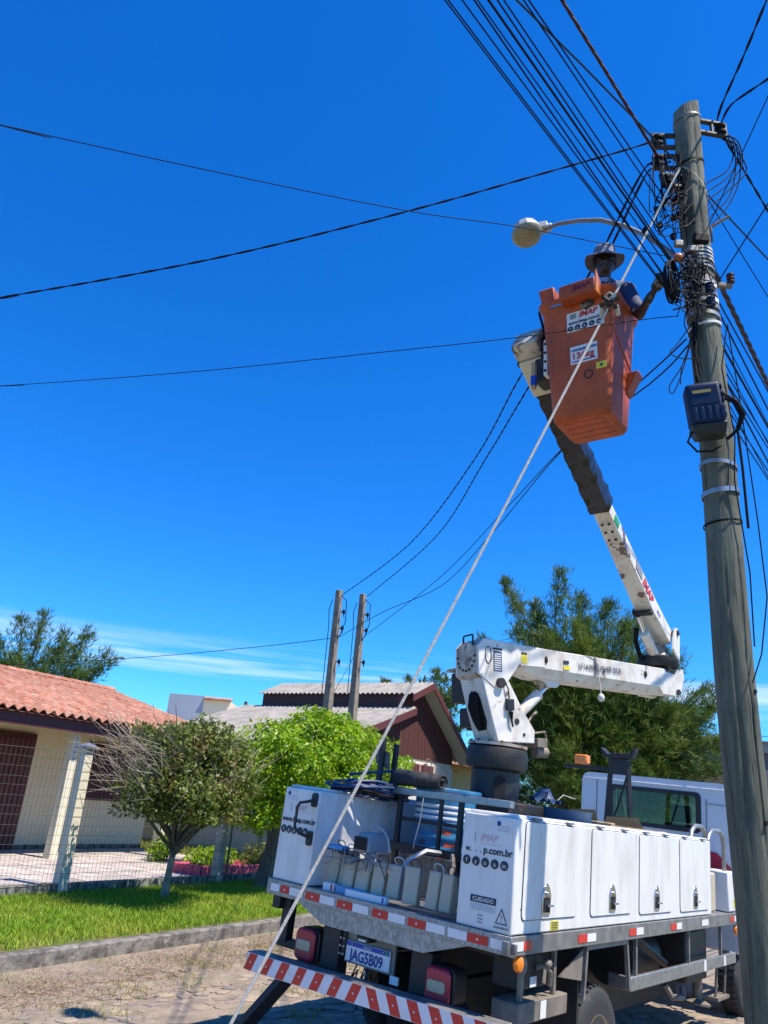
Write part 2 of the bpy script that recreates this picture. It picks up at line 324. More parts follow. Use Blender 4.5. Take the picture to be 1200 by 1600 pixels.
# left bank: lawn strip, garden, beyond
lawn = MB(ST).box(-10.5, -7.44, -12, 60, -.35, .13).build('lawn', 'lawn_soil', smooth=False); struct(lawn, 'grass strip between the kerb and the wire fence')
gard = MB(ST).box(-60, -10.5, -12, 90, -.35, .17).build('garden_ground', 'lawn_soil', smooth=False); struct(gard)
far = MB(ST).box(-10.5, -7.44, 60.01, 140, -.35, .10).build('far_verge_ground', 'verge', smooth=False); struct(far)
verge = MB(ST).box(-.78, 14, -14, 90, -.38, 0.0).build('pavement_verge', 'verge', smooth=False); struct(verge)
kerb = bpy.data.objects.new('kerb', None); COL.objects.link(kerb); struct(kerb, 'weathered concrete kerb along the grass strip')
b = -3.0; i = 0
while b < 60:
    ln = 2.6 if b < 16 else 4.0
    j = random.uniform(-.008, .008); k = random.uniform(-.006, .006)
    MB(ST).box(-7.44+k, -7.28+k, b+.002, b+ln-.003, -.2, .135+j).build('kerb_stone', 'kerb', kerb, bevel=.014)
    b += ln; i += 1
kr = MB(ST).box(-.93, -.785, -10, 60, -.3, .0).build('kerb_right', 'kerb', bevel=.012); struct(kr)

# cobbles: irregular stones set in sand
from bpy_extras.object_utils import world_to_camera_view
bpy.context.view_layer.update()
stones = []
sp = .17
for i in range(int(6.2/sp)):
    for j in range(int(17/sp)):
        a = -7.15+i*sp+random.uniform(-.05, .05)+(sp/2 if j % 2 else 0); b = .3+j*sp+random.uniform(-.05, .05)
        if a > -1.05: continue
        cover = (-6.35-a)*1.1+.5*math.sin(b*1.9+a)+.25*math.sin(b*4.3)+random.uniform(-.3, .3)
        if cover > .1: continue
        if random.random() < .04: continue
        n = random.choice((4, 4, 5, 5, 6, 7)); ph = random.uniform(0, 6.28)
        pts = []
        for q in range(n):
            t = ph+2*math.pi*q/n+random.uniform(-.38, .38); rr = sp*.56*random.uniform(.7, 1.1); pts.append((rr*math.cos(t)*.9, rr*math.sin(t)*1.12))
        h = random.uniform(-.003, .013)
        stones.append((a, b, pts, h))
def stone_geo(mb, a, b, pts, h):
    z = road_z(a)-.012; n = len(pts)
    tl = (random.uniform(-.03, .03), random.uniform(-.03, .03))
    low = [(a+x*1.04, b+y*1.04, z-.05) for x, y in pts]; mid = [(a+x, b+y, z+h*.55) for x, y in pts]; top = [(a+x*.8, b+y*.8, z+h+x*tl[0]+y*tl[1]) for x, y in pts]
    fs = [tuple(range(2*n, 3*n))]
    for k in range(2):
        for q in range(n): fs.append((k*n+q, k*n+(q+1) % n, (k+1)*n+(q+1) % n, (k+1)*n+q))
    mb.add(low+mid+top, fs)
vis = []
for s_ in stones:
    w = S(s_[0], s_[1], road_z(s_[0])); c = world_to_camera_view(SC, camo, w)
    lx = (w-Vector((.16, 6.0, 0))).dot(Vector((math.cos(-.69), math.sin(-.69), 0))); ly = (w-Vector((.16, 6.0, 0))).dot(Vector((.6365, .7713, 0)))
    hid = abs(lx) < .9 and ly > .2
    vis.append((c.z if (0 < c.x < 1 and -.01 < c.y < 1 and not hid) else 1000+c.z))
order = sorted(range(len(stones)), key=lambda q: vis[q])
rest = MB(ST)
for k, q in enumerate(order):
    if k < 290 and vis[q] < 999:
        mb = MB(ST); stone_geo(mb, *stones[q]); mb.build('cobble', 'cobble', road)
    else: stone_geo(rest, *stones[q])
ro = rest.build('cobbles', 'cobble', road); ro['kind'] = 'stuff'

def blades(name, m, A0, A1, B0, B1, n, h0, h1, w, zf, lean=.5, dens=None, flat=0.):
    a = RNG.uniform(A0, A1, n); b = RNG.uniform(B0, B1, n)
    if dens is not None:
        k = RNG.random(n) < dens(a, b); a = a[k]; b = b[k]; n = len(a)
    th = RNG.uniform(0, 2*np.pi, n); h = RNG.uniform(h0, h1, n); ld = RNG.uniform(0, 2*np.pi, n); ln = RNG.uniform(.1, lean, n)*h
    dx, dy = np.cos(th)*w/2, np.sin(th)*w/2; z = zf(a, b)
    lx, ly = np.cos(ld)*ln, np.sin(ld)*ln
    hz = h*(1-flat)
    P_ = np.stack([np.stack([a-dx, b-dy, z], -1), np.stack([a+dx, b+dy, z], -1), np.stack([a+lx*.4+dx*.7, b+ly*.4+dy*.7, z+hz*.6], -1), np.stack([a+lx*.4-dx*.7, b+ly*.4-dy*.7, z+hz*.6], -1), np.stack([a+lx, b+ly, z+hz], -1)], 1).reshape(-1, 3)
    X = P_[:, :1]*np.array([[NN.x, NN.y]])+P_[:, 1:2]*np.array([[UU.x, UU.y]]); V = np.concatenate([X, P_[:, 2:]], 1)
    o = np.arange(n)[:, None]*5
    F = np.concatenate([o+np.array([[0, 1, 2]]), o+np.array([[0, 2, 3]]), o+np.array([[3, 2, 4]])], 0)
    return npmesh(name, V, F, m)
def patch(a, b, s, ph=0.): return .5+.5*np.sin(a*s+ph+1.7*np.sin(b*s*.7))*np.sin(b*s*1.1+ph*2)
tag(blades('grass', 'grass', -10.46, -7.46, 1.5, 16.5, 135000, .035, .085, .009, lambda a, b: .128+0*a, 1.1, lambda a, b: np.clip(.35+1.1*patch(a, b, 2.3, .7)*.6+.25*np.clip((-7.6-a)*3, 0, 1), 0, 1)), 'short bright green grass on the strip beside the kerb', 'grass', kind='stuff')
tag(blades('dry_grass', 'grass_dry', -7.27, -5.6, 4.2, 16, 42000, .04, .11, .008, lambda a, b: -.02*(a+7.3)-.006, 1.6, lambda a, b: np.clip(1.15-np.abs(a+6.55)*1.5, 0, 1)*(.25+.75*patch(a, b, 3.)), flat=.72), 'dry brown grass clippings swept along the gutter', 'grass', kind='stuff')
tag(blades('street_weeds', 'grass_yellow', -7.25, -4.2, 3.6, 12, 30000, .012, .045, .006, lambda a, b: -.02*(a+7.3)-.006, .9, lambda a, b: np.clip(patch(a, b, 4.3, 1.)*1.9-1.0, 0, 1)), 'low weeds growing between the cobblestones', 'weeds', kind='stuff')
tag(blades('garden_grass', 'grass_yellow', -20, -12.0, 14.8, 24, 26000, .05, .14, .014, lambda a, b: .168+0*a, .9), 'sunlit yellow-green lawn of the garden behind the fence', 'grass', kind='stuff')

# patio of concrete pavers
patio = MB(ST).box(-16.0, -10.66, 4.0, 15.0, -.2, .188).build('patio', 'soil', smooth=False); struct(patio, 'paved yard between the fence and the cream house')
pm = []
for k in range(4):
    me = MB().box(-.195, .195, -.195, .195, -.03, .0)
    q = me.build('paver', 'paver', patio, bevel=.008); pm.append(q)
protos = [q.data for q in pm]
for q in pm: bpy.data.objects.remove(q)
na = 0
for i in range(13):
    for j in range(22):
        a = -10.9-i*.4; b = 6.4+j*.4
        if a < -15.95 or na > 295: continue
        o = bpy.data.objects.new('paver', protos[random.randrange(4)]); COL.objects.link(o); o.parent = patio
        p = S(a, b, .205+random.uniform(-.004, .004)); o.matrix_basis = Matrix.Translation(p) @ ST.to_3x3().to_4x4() @ Matrix.Rotation(random.choice((0, R(90), R(180))), 4, 'Z'); na += 1
tag(blades('patio_weeds', 'grass_yellow', -15.8, -10.7, 7, 15, 9000, .02, .07, .012, lambda a, b: .2+0*a, .8, lambda a, b: np.clip(patch(a, b, 2.7, .4)*2.6-2.0, 0, 1)), 'tufts of weeds in the joints of the paved yard', 'weeds', kind='stuff')

# ------------------------------------------------------------------ wire fence on a low wall
fence = thing('wire_fence', 'wire mesh fence with concrete posts on a low mossy wall', 'fence', S(-10.55, 8.47, .13))
MB(ST).box(-10.62, -10.48, 2.0, 30.0, -.1, .27).build('base_wall', 'wall_moss', fence, bevel=.01, world=True)
posts = [5.05, 8.47, 11.9, 15.3, 18.7, 22.1]
for k, b in enumerate(posts):
    p = MB(ST).frustum((-10.635, -10.465, b-.085, b+.085), (-10.625, -10.475, b-.075, b+.075), .1, 2.2).build('post', 'cream_pillar' if k == 1 else 'fence_conc', fence, bevel=.012, world=True)
    if k == 1: MB(ST).box(-10.67, -10.43, b-.12, b+.12, 2.201, 2.235).frustum((-10.67, -10.43, b-.12, b+.12), (-10.56, -10.54, b-.01, b+.01), 2.236, 2.30).build('cap', 'galv', p, world=True)
    if k == 2: MB(ST).cyl((-10.44, b+.13, .1), (-10.44, b+.13, 2.1), .022, n=8).build('pipe', 'fence_wire', p, world=True)
for k in range(len(posts)-1):
    mb = MB(ST); b0, b1 = posts[k]+.09, posts[k+1]-.09; n = int((b1-b0)/.075)
    if k > 2: n //= 2
    for i in range(n+1):
        b = b0+(b1-b0)*i/n; mb.tube([(-10.47, b, .28), (-10.47, b, 2.13)], .0024, 3, False)
    for i in range(15):
        z = .28+i*1.85/14; w = .012*math.sin(i*2.1+k)
        mb.tube([(-10.465, b0-.1, z), (-10.465, (b0+b1)/2, z+w), (-10.465, b1+.1, z)], .0026 if i < 14 else .004, 3, False)
    mb.build('wire_mesh', 'fence_wire', fence, world=True)

# ------------------------------------------------------------------ cream house with clay tile roof
house = thing('cream_house', 'low cream house with clay tile roof and maroon fascia behind the fence', 'house', S(-16, 11, .17))
EA, EZ, RA, RZ, B0, B1 = -13.7, 2.90, -18.3, 4.12, 2.0, 15.2
MB(ST).box(-24, -16, 2.2, 15.05, -.2, 3.05).build('wall', 'cream_wall', house, bevel=.01, world=True)
MB(ST).box(-15.997, -15.98, 2.2, 15.02, .17, .30).build('plinth', 'wall_moss', house, world=True)
MB(ST).prism([(-13.84, 2.62), (-13.81, 2.62), (-13.81, 2.88), (-13.84, 2.88)], 0, 1, Matrix(((1, 0, 0, 0), (0, 0, 13.2, 2.0), (0, 1, 0, 0), (0, 0, 0, 1)))).build('fascia', 'maroon', house, world=True)
MB(ST).add([(-13.845, 2.0, 2.66), (-13.845, 15.2, 2.66), (-16.0, 15.2, 2.98), (-16.0, 2.0, 2.98)], [(0, 1, 2, 3)]).build('soffit', 'maroon', house, world=True)
MB(ST).add([(EA-.05, B1-.06, EZ-.06), (EA-.05, B1-.02, EZ-.06), (RA, B1-.02, RZ-.06), (RA, B1-.06, RZ-.06), (EA-.05, B1-.06, EZ-.26), (EA-.05, B1-.02, EZ-.26), (RA, B1-.02, RZ-.26), (RA, B1-.06, RZ-.26)],
           [(0, 1, 2, 3), (4, 7, 6, 5), (1, 5, 6, 2), (0, 3, 7, 4), (0, 4, 5, 1), (2, 6, 7, 3)]).build('verge_board', 'maroon', house, world=True)
MB(ST).add([(-16, 15.05, 2.9), (-20.6, 15.05, 2.9), (RA, 15.05, 4.0)], [(0, 1, 2)]).build('gable', 'cream_wall', house, world=True)
for b in (7.4, 11.02, 13.85):
    pp = MB(ST).box(-14.3, -14.1, b-.09, b+.09, .17, 2.68).build('porch_post', 'cream_pillar', house, bevel=.01, world=True)
    if b == 11.02:
        for k, ch in enumerate('3288'):
            text(ch, pp, S(-14.098, 10.985, 2.46-k*.135), UU, (0, 0, 1), .12, 'ink_grey', True, .003, name='digit')
d = MB(ST).box(-16.0, -15.93, 9.8, 11.37, .19, 2.58).build('door', 'maroon', house, bevel=.008, world=True)
for k in range(12): MB(ST).box(-15.929, -15.915, 9.86+k*.125, 9.95+k*.125, .3, 2.46).build('slat', 'maroon_light', d, world=True)
wd = MB(ST).box(-16.0, -15.95, 12.85, 14.25, 1.27, 2.57).build('window', 'maroon', house, bevel=.008, world=True)
for k in range(2): MB(ST).box(-15.949, -15.943, 12.93+k*.68, 13.54+k*.68, 1.34, 2.5).build('pane', 'maroon', wd, world=True)
for k in range(11): MB(ST).tube([(-15.92, 12.92+k*.126, 1.3), (-15.92, 12.92+k*.126, 2.54)], .008, 5).build('bar', 'maroon_light', wd, world=True)
roof = MB(ST).add([(EA, B0, EZ-.05), (EA, B1, EZ-.05), (RA, B1, RZ-.05), (RA, B0, RZ-.05), (-23.2, B1, EZ-.05), (-23.2, B0, EZ-.05)], [(0, 1, 2, 3), (3, 2, 4, 5)]).build('roof', 'tile', house, world=True)
sl = Vector((RA-EA, 0, RZ-EZ)); slen = sl.length; sd = sl.normalized(); sn = Vector((sd.z, 0, -sd.x)); sn = sn if sn.z > 0 else -sn
def tile_mesh():
    mb = MB(); w, l, th = .232, .44, .014; vs = []; fs = []; n = 8
    for e in range(2):
        for q in range(n+1):
            t = q/n; x = (t-.5)*w; h = .042*math.cos(2*math.pi*(t-.5)) + .012*(1-e)
            vs += [(x, e*l, h), (x, e*l, h-th)]
    m_ = 2*(n+1)
    for q in range(n): fs += [(2*q, 2*q+2, m_+2*q+2, m_+2*q), (2*q, 2*q+1, 2*q+3, 2*q+2)]
    return vs, fs
tv, tf = tile_mesh()
tmeshes = []
for k in range(5):
    me = bpy.data.meshes.new('tile'); me.from_pydata(tv, [], tf); me.update(); me.materials.append(M['tile']); me.polygons.foreach_set('use_smooth', [True]*len(me.polygons)); me.set_sharp_from_angle(angle=R(50)); tmeshes.append(me)
restm = MB(); cnt = 0
rowp = .36; nrow = int(slen/rowp)+1; cols = [B1-.1-.222*k for k in range(40)]
for rI in range(nrow):
    for bI, b in enumerate(cols):
        o0 = Vector((EA, b, EZ))+sd*(rI*rowp-.02)+sn*(.012+random.uniform(-.004, .005))
        dirn = (sd+Vector((0, random.uniform(-.012, .012), 0))).normalized()
        X = Vector((0, -1, 0)); Y = dirn; X = (X-Y*X.dot(Y)).normalized(); Z = X.cross(Y)
        if Z.z < 0: X = -X; Z = X.cross(Y)
        T = ST @ Matrix(((X.x, Y.x, Z.x, o0.x), (X.y, Y.y, Z.y, o0.y), (X.z, Y.z, Z.z, o0.z), (0, 0, 0, 1)))
        if rI < 9 and bI < 33:
            o = bpy.data.objects.new('tile', tmeshes[random.randrange(5)]); COL.objects.link(o); o.parent = roof; o.matrix_parent_inverse = root_matrix(roof).inverted(); o.matrix_basis = T; cnt += 1
        else: restm.add(tv, tf, T)
ro = restm.build('upper_tiles', 'tile', roof, world=True); ro['kind'] = 'stuff'
for k in range(34):
    bq = B1-.02-k*.38
    MB(ST).tube([(RA, bq, RZ+.035), (RA, bq-.40, RZ+.055)], [.085, .075], 8, False).build('ridge_tile', 'tile', roof, world=True)
# second roof ridge seen behind the first
rear = thing('rear_tile_roof_house', 'peach tiled roof end showing behind the clay tile ridge', 'house', S(-20, 17, .2))
MB(ST).box(-27, -20.5, 15.6, 19.4, 0, 3.1).build('wall', 'cream_wall', rear, world=True)
rr_ = MB(ST); 
for k in range(24):
    b0 = 15.2+k*.19; rr_.tube([(-19.6, b0, 3.32), (-23.6, b0, 4.5)], .085, 6, False)
rr_.add([(-19.5, 15.1, 3.3), (-19.5, 19.8, 3.3), (-23.7, 19.8, 4.5), (-23.7, 15.1, 4.5), (-27.8, 19.8, 3.3), (-27.8, 15.1, 3.3)], [(0, 1, 2, 3), (3, 2, 4, 5)])
rr_.build('roof', 'tile_pale', rear, world=True)

# ------------------------------------------------------------------ brown gabled house
bh = thing('brown_house', 'house with brown boarded gable, corrugated grey roofs and white lower wall', 'house', S(-12.3, 22, .17))
MB(ST).box(-24, -12.3, 17.2, 25.05, -.1, 3.16).build('wall', 'white_wall', bh, bevel=.01, world=True)
MB(ST).box(-12.298, -12.25, 24.9, 25.06, 0, 3.0).build('corner_post', 'white_wall', bh, world=True)
mb = MB(ST)   # vertical boards of the gable
b = 17.25
while b < 25.05:
    b1 = min(b+.115, 25.05); bm_ = (b+b1)/2
    top = (3.10+(bm_-17.2)*.328) if bm_ < 21.3 else (4.98+(bm_-21.3)*.42 if bm_ < 22.4 else 5.42-(bm_-22.4)*.68)
    mb.box(-12.40, -12.262+random.uniform(-.004, .004), b+.012, b1, 3.12, max(top, 3.13)); b = b1
mb.add([(-12.28, 18.0, 3.12), (-12.28, 25.1, 3.12), (-12.28, 25.1, 3.5), (-12.28, 22.4, 5.4), (-12.28, 21.3, 4.9), (-12.28, 21.3, 4.42), (-12.28, 18.0, 3.3)], [(0, 1, 2, 3, 4, 5, 6)])
mb.build('gable_boards', 'siding', bh, world=True, smooth=False)
MB(ST).box(-17.9, -12.4, 21.32, 21.4, 4.4, 5.0).build('clerestory_wall', 'siding_dark', bh, world=True)
def corrugated(mb, a0, a1, p0, p1, pitch=.18, amp=.028):     # sheet from line p0(b,z) to p1 along a
    n = int(abs(a1-a0)/pitch*6); vs = []
    for i in range(n+1):
        a = a0+(a1-a0)*i/n; h = amp*math.sin(2*math.pi*a/pitch)
        vs += [(a, p0[0], p0[1]+h), (a, p1[0], p1[1]+h), (a, p0[0], p0[1]+h-.012), (a, p1[0], p1[1]+h-.012)]
    fs = []
    for i in range(n): fs += [(4*i, 4*i+1, 4*i+5, 4*i+4), (4*i+2, 4*i+6, 4*i+7, 4*i+3), (4*i, 4*i+4, 4*i+6, 4*i+2)]
    mb.add(vs, fs)
r1 = MB(ST); corrugated(r1, -18.0, -11.75, (21.15, 4.98), (22.45, 5.52)); corrugated(r1, -18.0, -11.75, (25.75, 3.28), (22.45, 5.52)); up_roof = r1.build('upper_roof', 'fibrecement', bh, world=True)
r2 = MB(ST); corrugated(r2, -18.8, -11.75, (16.6, 3.02), (21.35, 4.58)); r2.build('lower_roof', 'fibrecement', bh, world=True)
def barge(p0, p1, w=.2, a=-11.72, t=.04):
    return MB(ST).add([(a, p0[0], p0[1]), (a, p1[0], p1[1]), (a, p1[0], p1[1]-w), (a, p0[0], p0[1]-w), (a-t, p0[0], p0[1]), (a-t, p1[0], p1[1]), (a-t, p1[0], p1[1]-w), (a-t, p0[0], p0[1]-w)],
                      [(0, 1, 2, 3), (4, 7, 6, 5), (0, 4, 5, 1), (3, 2, 6, 7), (1, 5, 6, 2), (0, 3, 7, 4)])
for p0, p1 in (((22.45, 5.49), (25.8, 3.22)), ((21.1, 4.93), (22.45, 5.49)), ((16.6, 2.98), (21.35, 4.55))):
    barge(p0, p1).build('barge_board', 'maroon_light', bh, world=True)
MB(ST).add([(-11.75, 22.45, 5.36), (-11.75, 25.7, 3.16), (-12.3, 25.7, 3.16), (-12.3, 22.45, 5.36)], [(0, 1, 2, 3)]).build('soffit', 'eave_grey', bh, world=True)
wn2 = MB(ST).box(-12.298, -12.24, 21.7, 23.75, 2.2, 3.03).build('window', 'white_wall', bh, bevel=.01, world=True)
for k in range(2): MB(ST).box(-12.239, -12.225, 21.8+k*.95, 22.68+k*.95, 2.26, 2.96).build('shutter', 'maroon_light', wn2, world=True)
MB(ST).tube([(-12.1, 22.9, 2.2), (-12.1, 22.9, 3.1), (-12.15, 23.0, 3.16), (-12.15, 23.15, 3.16), (-12.1, 23.2, 3.1), (-12.1, 23.2, 2.2)], .015, 5).build('vent_pipe', 'galv', bh, world=True)

# ------------------------------------------------------------------ farther buildings
yh = thing('yellow_house', 'yellow house wall showing beside the brown gable', 'house', S(-14, 29, .1))
MB(ST).box(-20, -14, 27.0, 34, 0, 3.3).build('wall', 'yellow_wall', yh, world=True)
MB(ST).box(-20.3, -13.4, 26.7, 34.3, 3.3, 3.45).build('roof', 'tile_pale', yh, world=True)
MB(ST).box(-14.0, -13.96, 27.6, 28.6, 1.0, 2.4).build('window', 'maroon', yh, world=True)
bx = thing('boxy_building', 'small flat building with a blue-grey side and tiled cream parapet beyond the roofs', 'building', (-7.3, 35, .1))
MB().box(-8.6, -7.1, 34, 38, 0, 5.42).build('side_wall', 'blue_wall', bx, world=True)
MB().box(-7.098, -5.95, 34.02, 38, 0, 5.28).build('front_wall', 'cream_wall', bx, world=True)
for k in range(12): MB().tube([(-7.05+k*.1, 33.85, 5.29), (-7.05+k*.1, 34.3, 5.39)], .055, 6).build('parapet_tile', 'tile_pale', bx, world=True)
gb = thing('grey_building', 'long dark grey building with pale cornice far down the street', 'building', (24, 52, .1))
MB().box(18.8, 38, 50, 60, -.2, 6.45).build('wall', 'grey_wall', gb, world=True)
MB().box(18.6, 38.2, 49.75, 60.2, 6.451, 7.05).build('cornice', 'grey_cornice', gb, world=True)
MB().box(18.5, 38.3, 49.6, 60.3, 7.051, 7.15).build('roof', 'grey_wall', gb, world=True)
MB().ell((22.5, 55, 7.3), (.55, .55, .45)).build('water_tank', 'eave_grey', gb, world=True)
for k in range(3): MB().box(22.4+k*3.2, 24.0+k*3.2, 49.97, 49.998, 3.4, 4.6).build('window', 'glass_dark', gb, world=True)
tr_ = thing('far_tiled_house', 'low house with brown tiled roof beyond the cab', 'house', (14, 37, 0))
mb = MB()
for k in range(9): mb.box(11.6, 18.6, 36+k*.45, 36.47+k*.45, 3.05+k*.16, 3.16+k*.16)
mb.build('roof', 'brick_far', tr_); MB().box(12, 18.2, 36.5, 40, 0, 3.1).build('wall', 'white_wall', tr_, world=True)
# children given in world coordinates
for o in tr_.children: o.matrix_parent_inverse = root_matrix(tr_).inverted()
ap = thing('far_utility_pole', 'tiny utility pole with crossarms on the skyline beside the brown house', 'utility pole', (-6.2, 40, 0))
MB().cyl((-6.2, 40, 0), (-6.2, 40, 5.95), .09, n=6).build('shaft', 'bark_dark', ap, world=True)
MB().box(-6.9, -5.5, 39.95, 40.05, 5.55, 5.64).build('crossarm', 'bark_dark', ap, world=True); MB().box(-6.6, -5.8, 39.95, 40.05, 5.25, 5.33).build('crossarm', 'bark_dark', ap, world=True)
sp_ = thing('thin_wooden_posts', 'pair of thin pale posts under the casuarina branches behind the cab', 'post', (11.3, 30, 0))
for x in (11.2, 11.65): MB().cyl((x, 30, 0), (x-.12, 30, 5.2), .07, .06, 7).build('post', 'bark_pale', sp_, world=True)

# ------------------------------------------------------------------ square concrete service poles
for k, (x, y, h, lab) in enumerate(((-.93, 18.23, 6.52, 'square concrete service pole with leaning wires, shorter of the two behind the lime tree'), (-.36, 19.13, 6.70, 'square concrete service pole nearer the brown gable'))):
    cp = thing('concrete_pole', lab, 'utility pole', (x, y, .15), 'concrete service poles')
    T = Matrix.Translation((x, y, 0)) @ ST.to_3x3().to_4x4()
    MB(T).frustum((-.115, .115, -.115, .115), (-.068, .068, -.068, .068), 0, h).build('shaft', 'concrete', cp, bevel=.015, world=True)
    for z in (h-.55, h-.95, h-1.75):
        MB(T).tube([(.09, 0, z), (.17, 0, z), (.20, 0, z-.05), (.20, 0, z-.12)], .012, 6).ell((.19, 0, z), (.04, .04, .06), 8, 6).build('insulator_hook', 'cable_black', cp, world=True)
    MB(T).tube([(.1, -.05, h-.15), (.28, -.05, h-.3), (.3, -.05, h-.8), (.2, -.05, h-1.1), (.12, -.05, h-1.2)], .011, 5).build('drip_loop', 'cable_black', cp, world=True)
    MB(T).tube([(-.1, -.1, h-.25), (-.18, -.1, h-.5), (-.14, -.1, h-.9), (-.13, -.11, h-2.5)], .01, 5).build('down_cable', 'cable_black', cp, world=True)

# ------------------------------------------------------------------ trees
def leaf_cloud(name, m, pts, nrm, size, parent, asp=.5, up=.3):
    n = len(pts); d = RNG.normal(size=(n, 3)); d /= np.linalg.norm(d, axis=1)[:, None]
    nn = nrm*.5+RNG.normal(size=(n, 3))*.7; nn[:, 2] += up; nn /= np.linalg.norm(nn, axis=1)[:, None]
    t = d-nn*(d*nn).sum(1)[:, None]; t /= np.linalg.norm(t, axis=1)[:, None]; s = np.cross(nn, t)
    L = (size*RNG.uniform(.6, 1.3, n))[:, None]
    V = np.stack([pts-t*L*.5, pts+s*L*asp*.5+nn*L*.06, pts+t*L*.5, pts-s*L*asp*.5+nn*L*.06], 1).reshape(-1, 3)
    F = np.arange(n)[:, None]*4+np.array([[0, 1, 2, 3]])
    return npmesh(name, V, F, m, parent)
def lobes_points(lobes, n, shell=.55):
    w = np.array([l[1][0]*l[1][1]*l[1][2] for l in lobes]); w = w**.75; w /= w.sum(); out = []; nr = []
    for (c, r), q in zip(lobes, w):
        k = int(n*q); d = RNG.normal(size=(k, 3)); d /= np.linalg.norm(d, axis=1)[:, None]
        rad = 1-(RNG.random(k)**1.6)*shell
        bumpy = 1+.16*np.sin(d[:, 0]*6+c[0]*3)*np.sin(d[:, 1]*5+c[1]*2)+.12*np.sin(d[:, 2]*9+c[2]*4)
        out.append(np.array(c)+d*np.array(r)*(rad*bumpy)[:, None]); nr.append(d)
    P_ = np.concatenate(out); N_ = np.concatenate(nr)
    gap = np.sin(P_[:, 0]*4.1+1)*np.sin(P_[:, 1]*3.7)*np.sin(P_[:, 2]*4.9+.5)
    k = gap < RNG.uniform(.12, .75, len(P_)); P_, N_ = P_[k], N_[k]
    X = P_[:, :1]*np.array([[NN.x, NN.y]])+P_[:, 1:2]*np.array([[UU.x, UU.y]]); NX = N_[:, :1]*np.array([[NN.x, NN.y]])+N_[:, 1:2]*np.array([[UU.x, UU.y]])
    return np.concatenate([X, P_[:, 2:]], 1), np.concatenate([NX, N_[:, 2:]], 1)
def nearer(lob, k=.942): return [((c[0]*k, c[1]*k, 1.8+(c[2]-1.8)*k), tuple(q*k for q in r)) for c, r in lob]
def limb(mb, p0, p1, r0, r1, bend=.15, n=5, sides=7):
    p0, p1 = Vector(p0), Vector(p1); L = (p1-p0).length; off = Vector((random.uniform(-1, 1), random.uniform(-1, 1), random.uniform(-.4, .6)))*L*bend
    pts = [p0.lerp(p1, t)+off*math.sin(math.pi*t) for t in [k/n for k in range(n+1)]]
    mb.tube(pts, [r0+(r1-r0)*k/n for k in range(n+1)], sides); return pts
# shrub tree by the fence, half bare
t1 = thing('shrub_tree', 'small tree with dark reddish-green leaves and bare twigs in front of the fence', 'tree', S(-9.53, 9.64, .13))
mb = MB(ST); tw = MB(ST)
mb.tube([(-9.53, 9.62, .1), (-9.50, 9.60, .35), (-9.42, 9.55, .75), (-9.36, 9.48, .98)], [.066, .055, .050, .055], 9)
mb.build('trunk', 'bark_pale', t1, world=True); mb = MB(ST)
for k in range(16):
    an = 2*math.pi*k/16+random.uniform(-.2, .2); rr = random.uniform(.5, .95)
    e = (-9.05+rr*.85*math.cos(an), 9.15+rr*1.1*math.sin(an), random.uniform(1.5, 2.45))
    pts = limb(mb, (-9.38, 9.5, random.uniform(.72, .96)), e, .030, .010, .14)
    for q in range(9):
        s0 = pts[random.randrange(2, 6)]; limb(tw, s0, s0+Vector((math.cos(an)*.5, math.sin(an)*.5, .25))*random.uniform(.4, 1.3)+Vector((random.uniform(-.3, .3), random.uniform(-.3, .3), random.uniform(-.1, .5))), .010, .003, .1, 3, 4)
for k in range(210):   # bare twigs on the house side
    s0 = Vector((-9.0+random.uniform(-.6, .6), 8.3+random.uniform(-.4, .7), random.uniform(1.5, 2.3)))
    limb(tw, s0, s0+Vector((random.uniform(-.4, .4), -random.uniform(.2, .8), random.uniform(-.1, .65))), .0055, .0015, .2, 4, 4)
for k in range(60):
    s0 = Vector((-8.9+random.uniform(-.5, .7), 8.75+random.uniform(-.6, 1.2), random.uniform(1.3, 1.9)))
    limb(tw, s0, s0+Vector((random.uniform(-.4, .5), random.uniform(-.5, .5), random.uniform(.1, .6))), .008, .003, .12, 3, 4)
mb.build('limbs', 'bark', t1, world=True); tw.build('twigs', 'twig', t1, world=True)
lob = [((-9.2, 9.3, 1.65), (.95, .75, .5)), ((-9.3, 10.9, 1.75), (.8, .55, .5)), ((-9.5, 10.3, 1.95), (1.0, .9, .62)), ((-9.5, 9.7, 2.35), (.95, .85, .45)), ((-9.6, 10.75, 2.05), (.8, .62, .6)), ((-9.1, 10.0, 1.6), (.8, .95, .45)), ((-9.5, 10.2, 2.62), (.6, .6, .28))]
P_, N_ = lobes_points([((c[0], 8.9+(c[1]-9.2)*.84, c[2]), (r[0], r[1]*.86, r[2])) for c, r in nearer(lob)], 25000, .75); leaf_cloud('crown', 'leaf_dark', P_, N_, .078, t1)
for o in t1.children:
    if o.name.startswith('crown'): o.matrix_parent_inverse = root_matrix(t1).inverted()
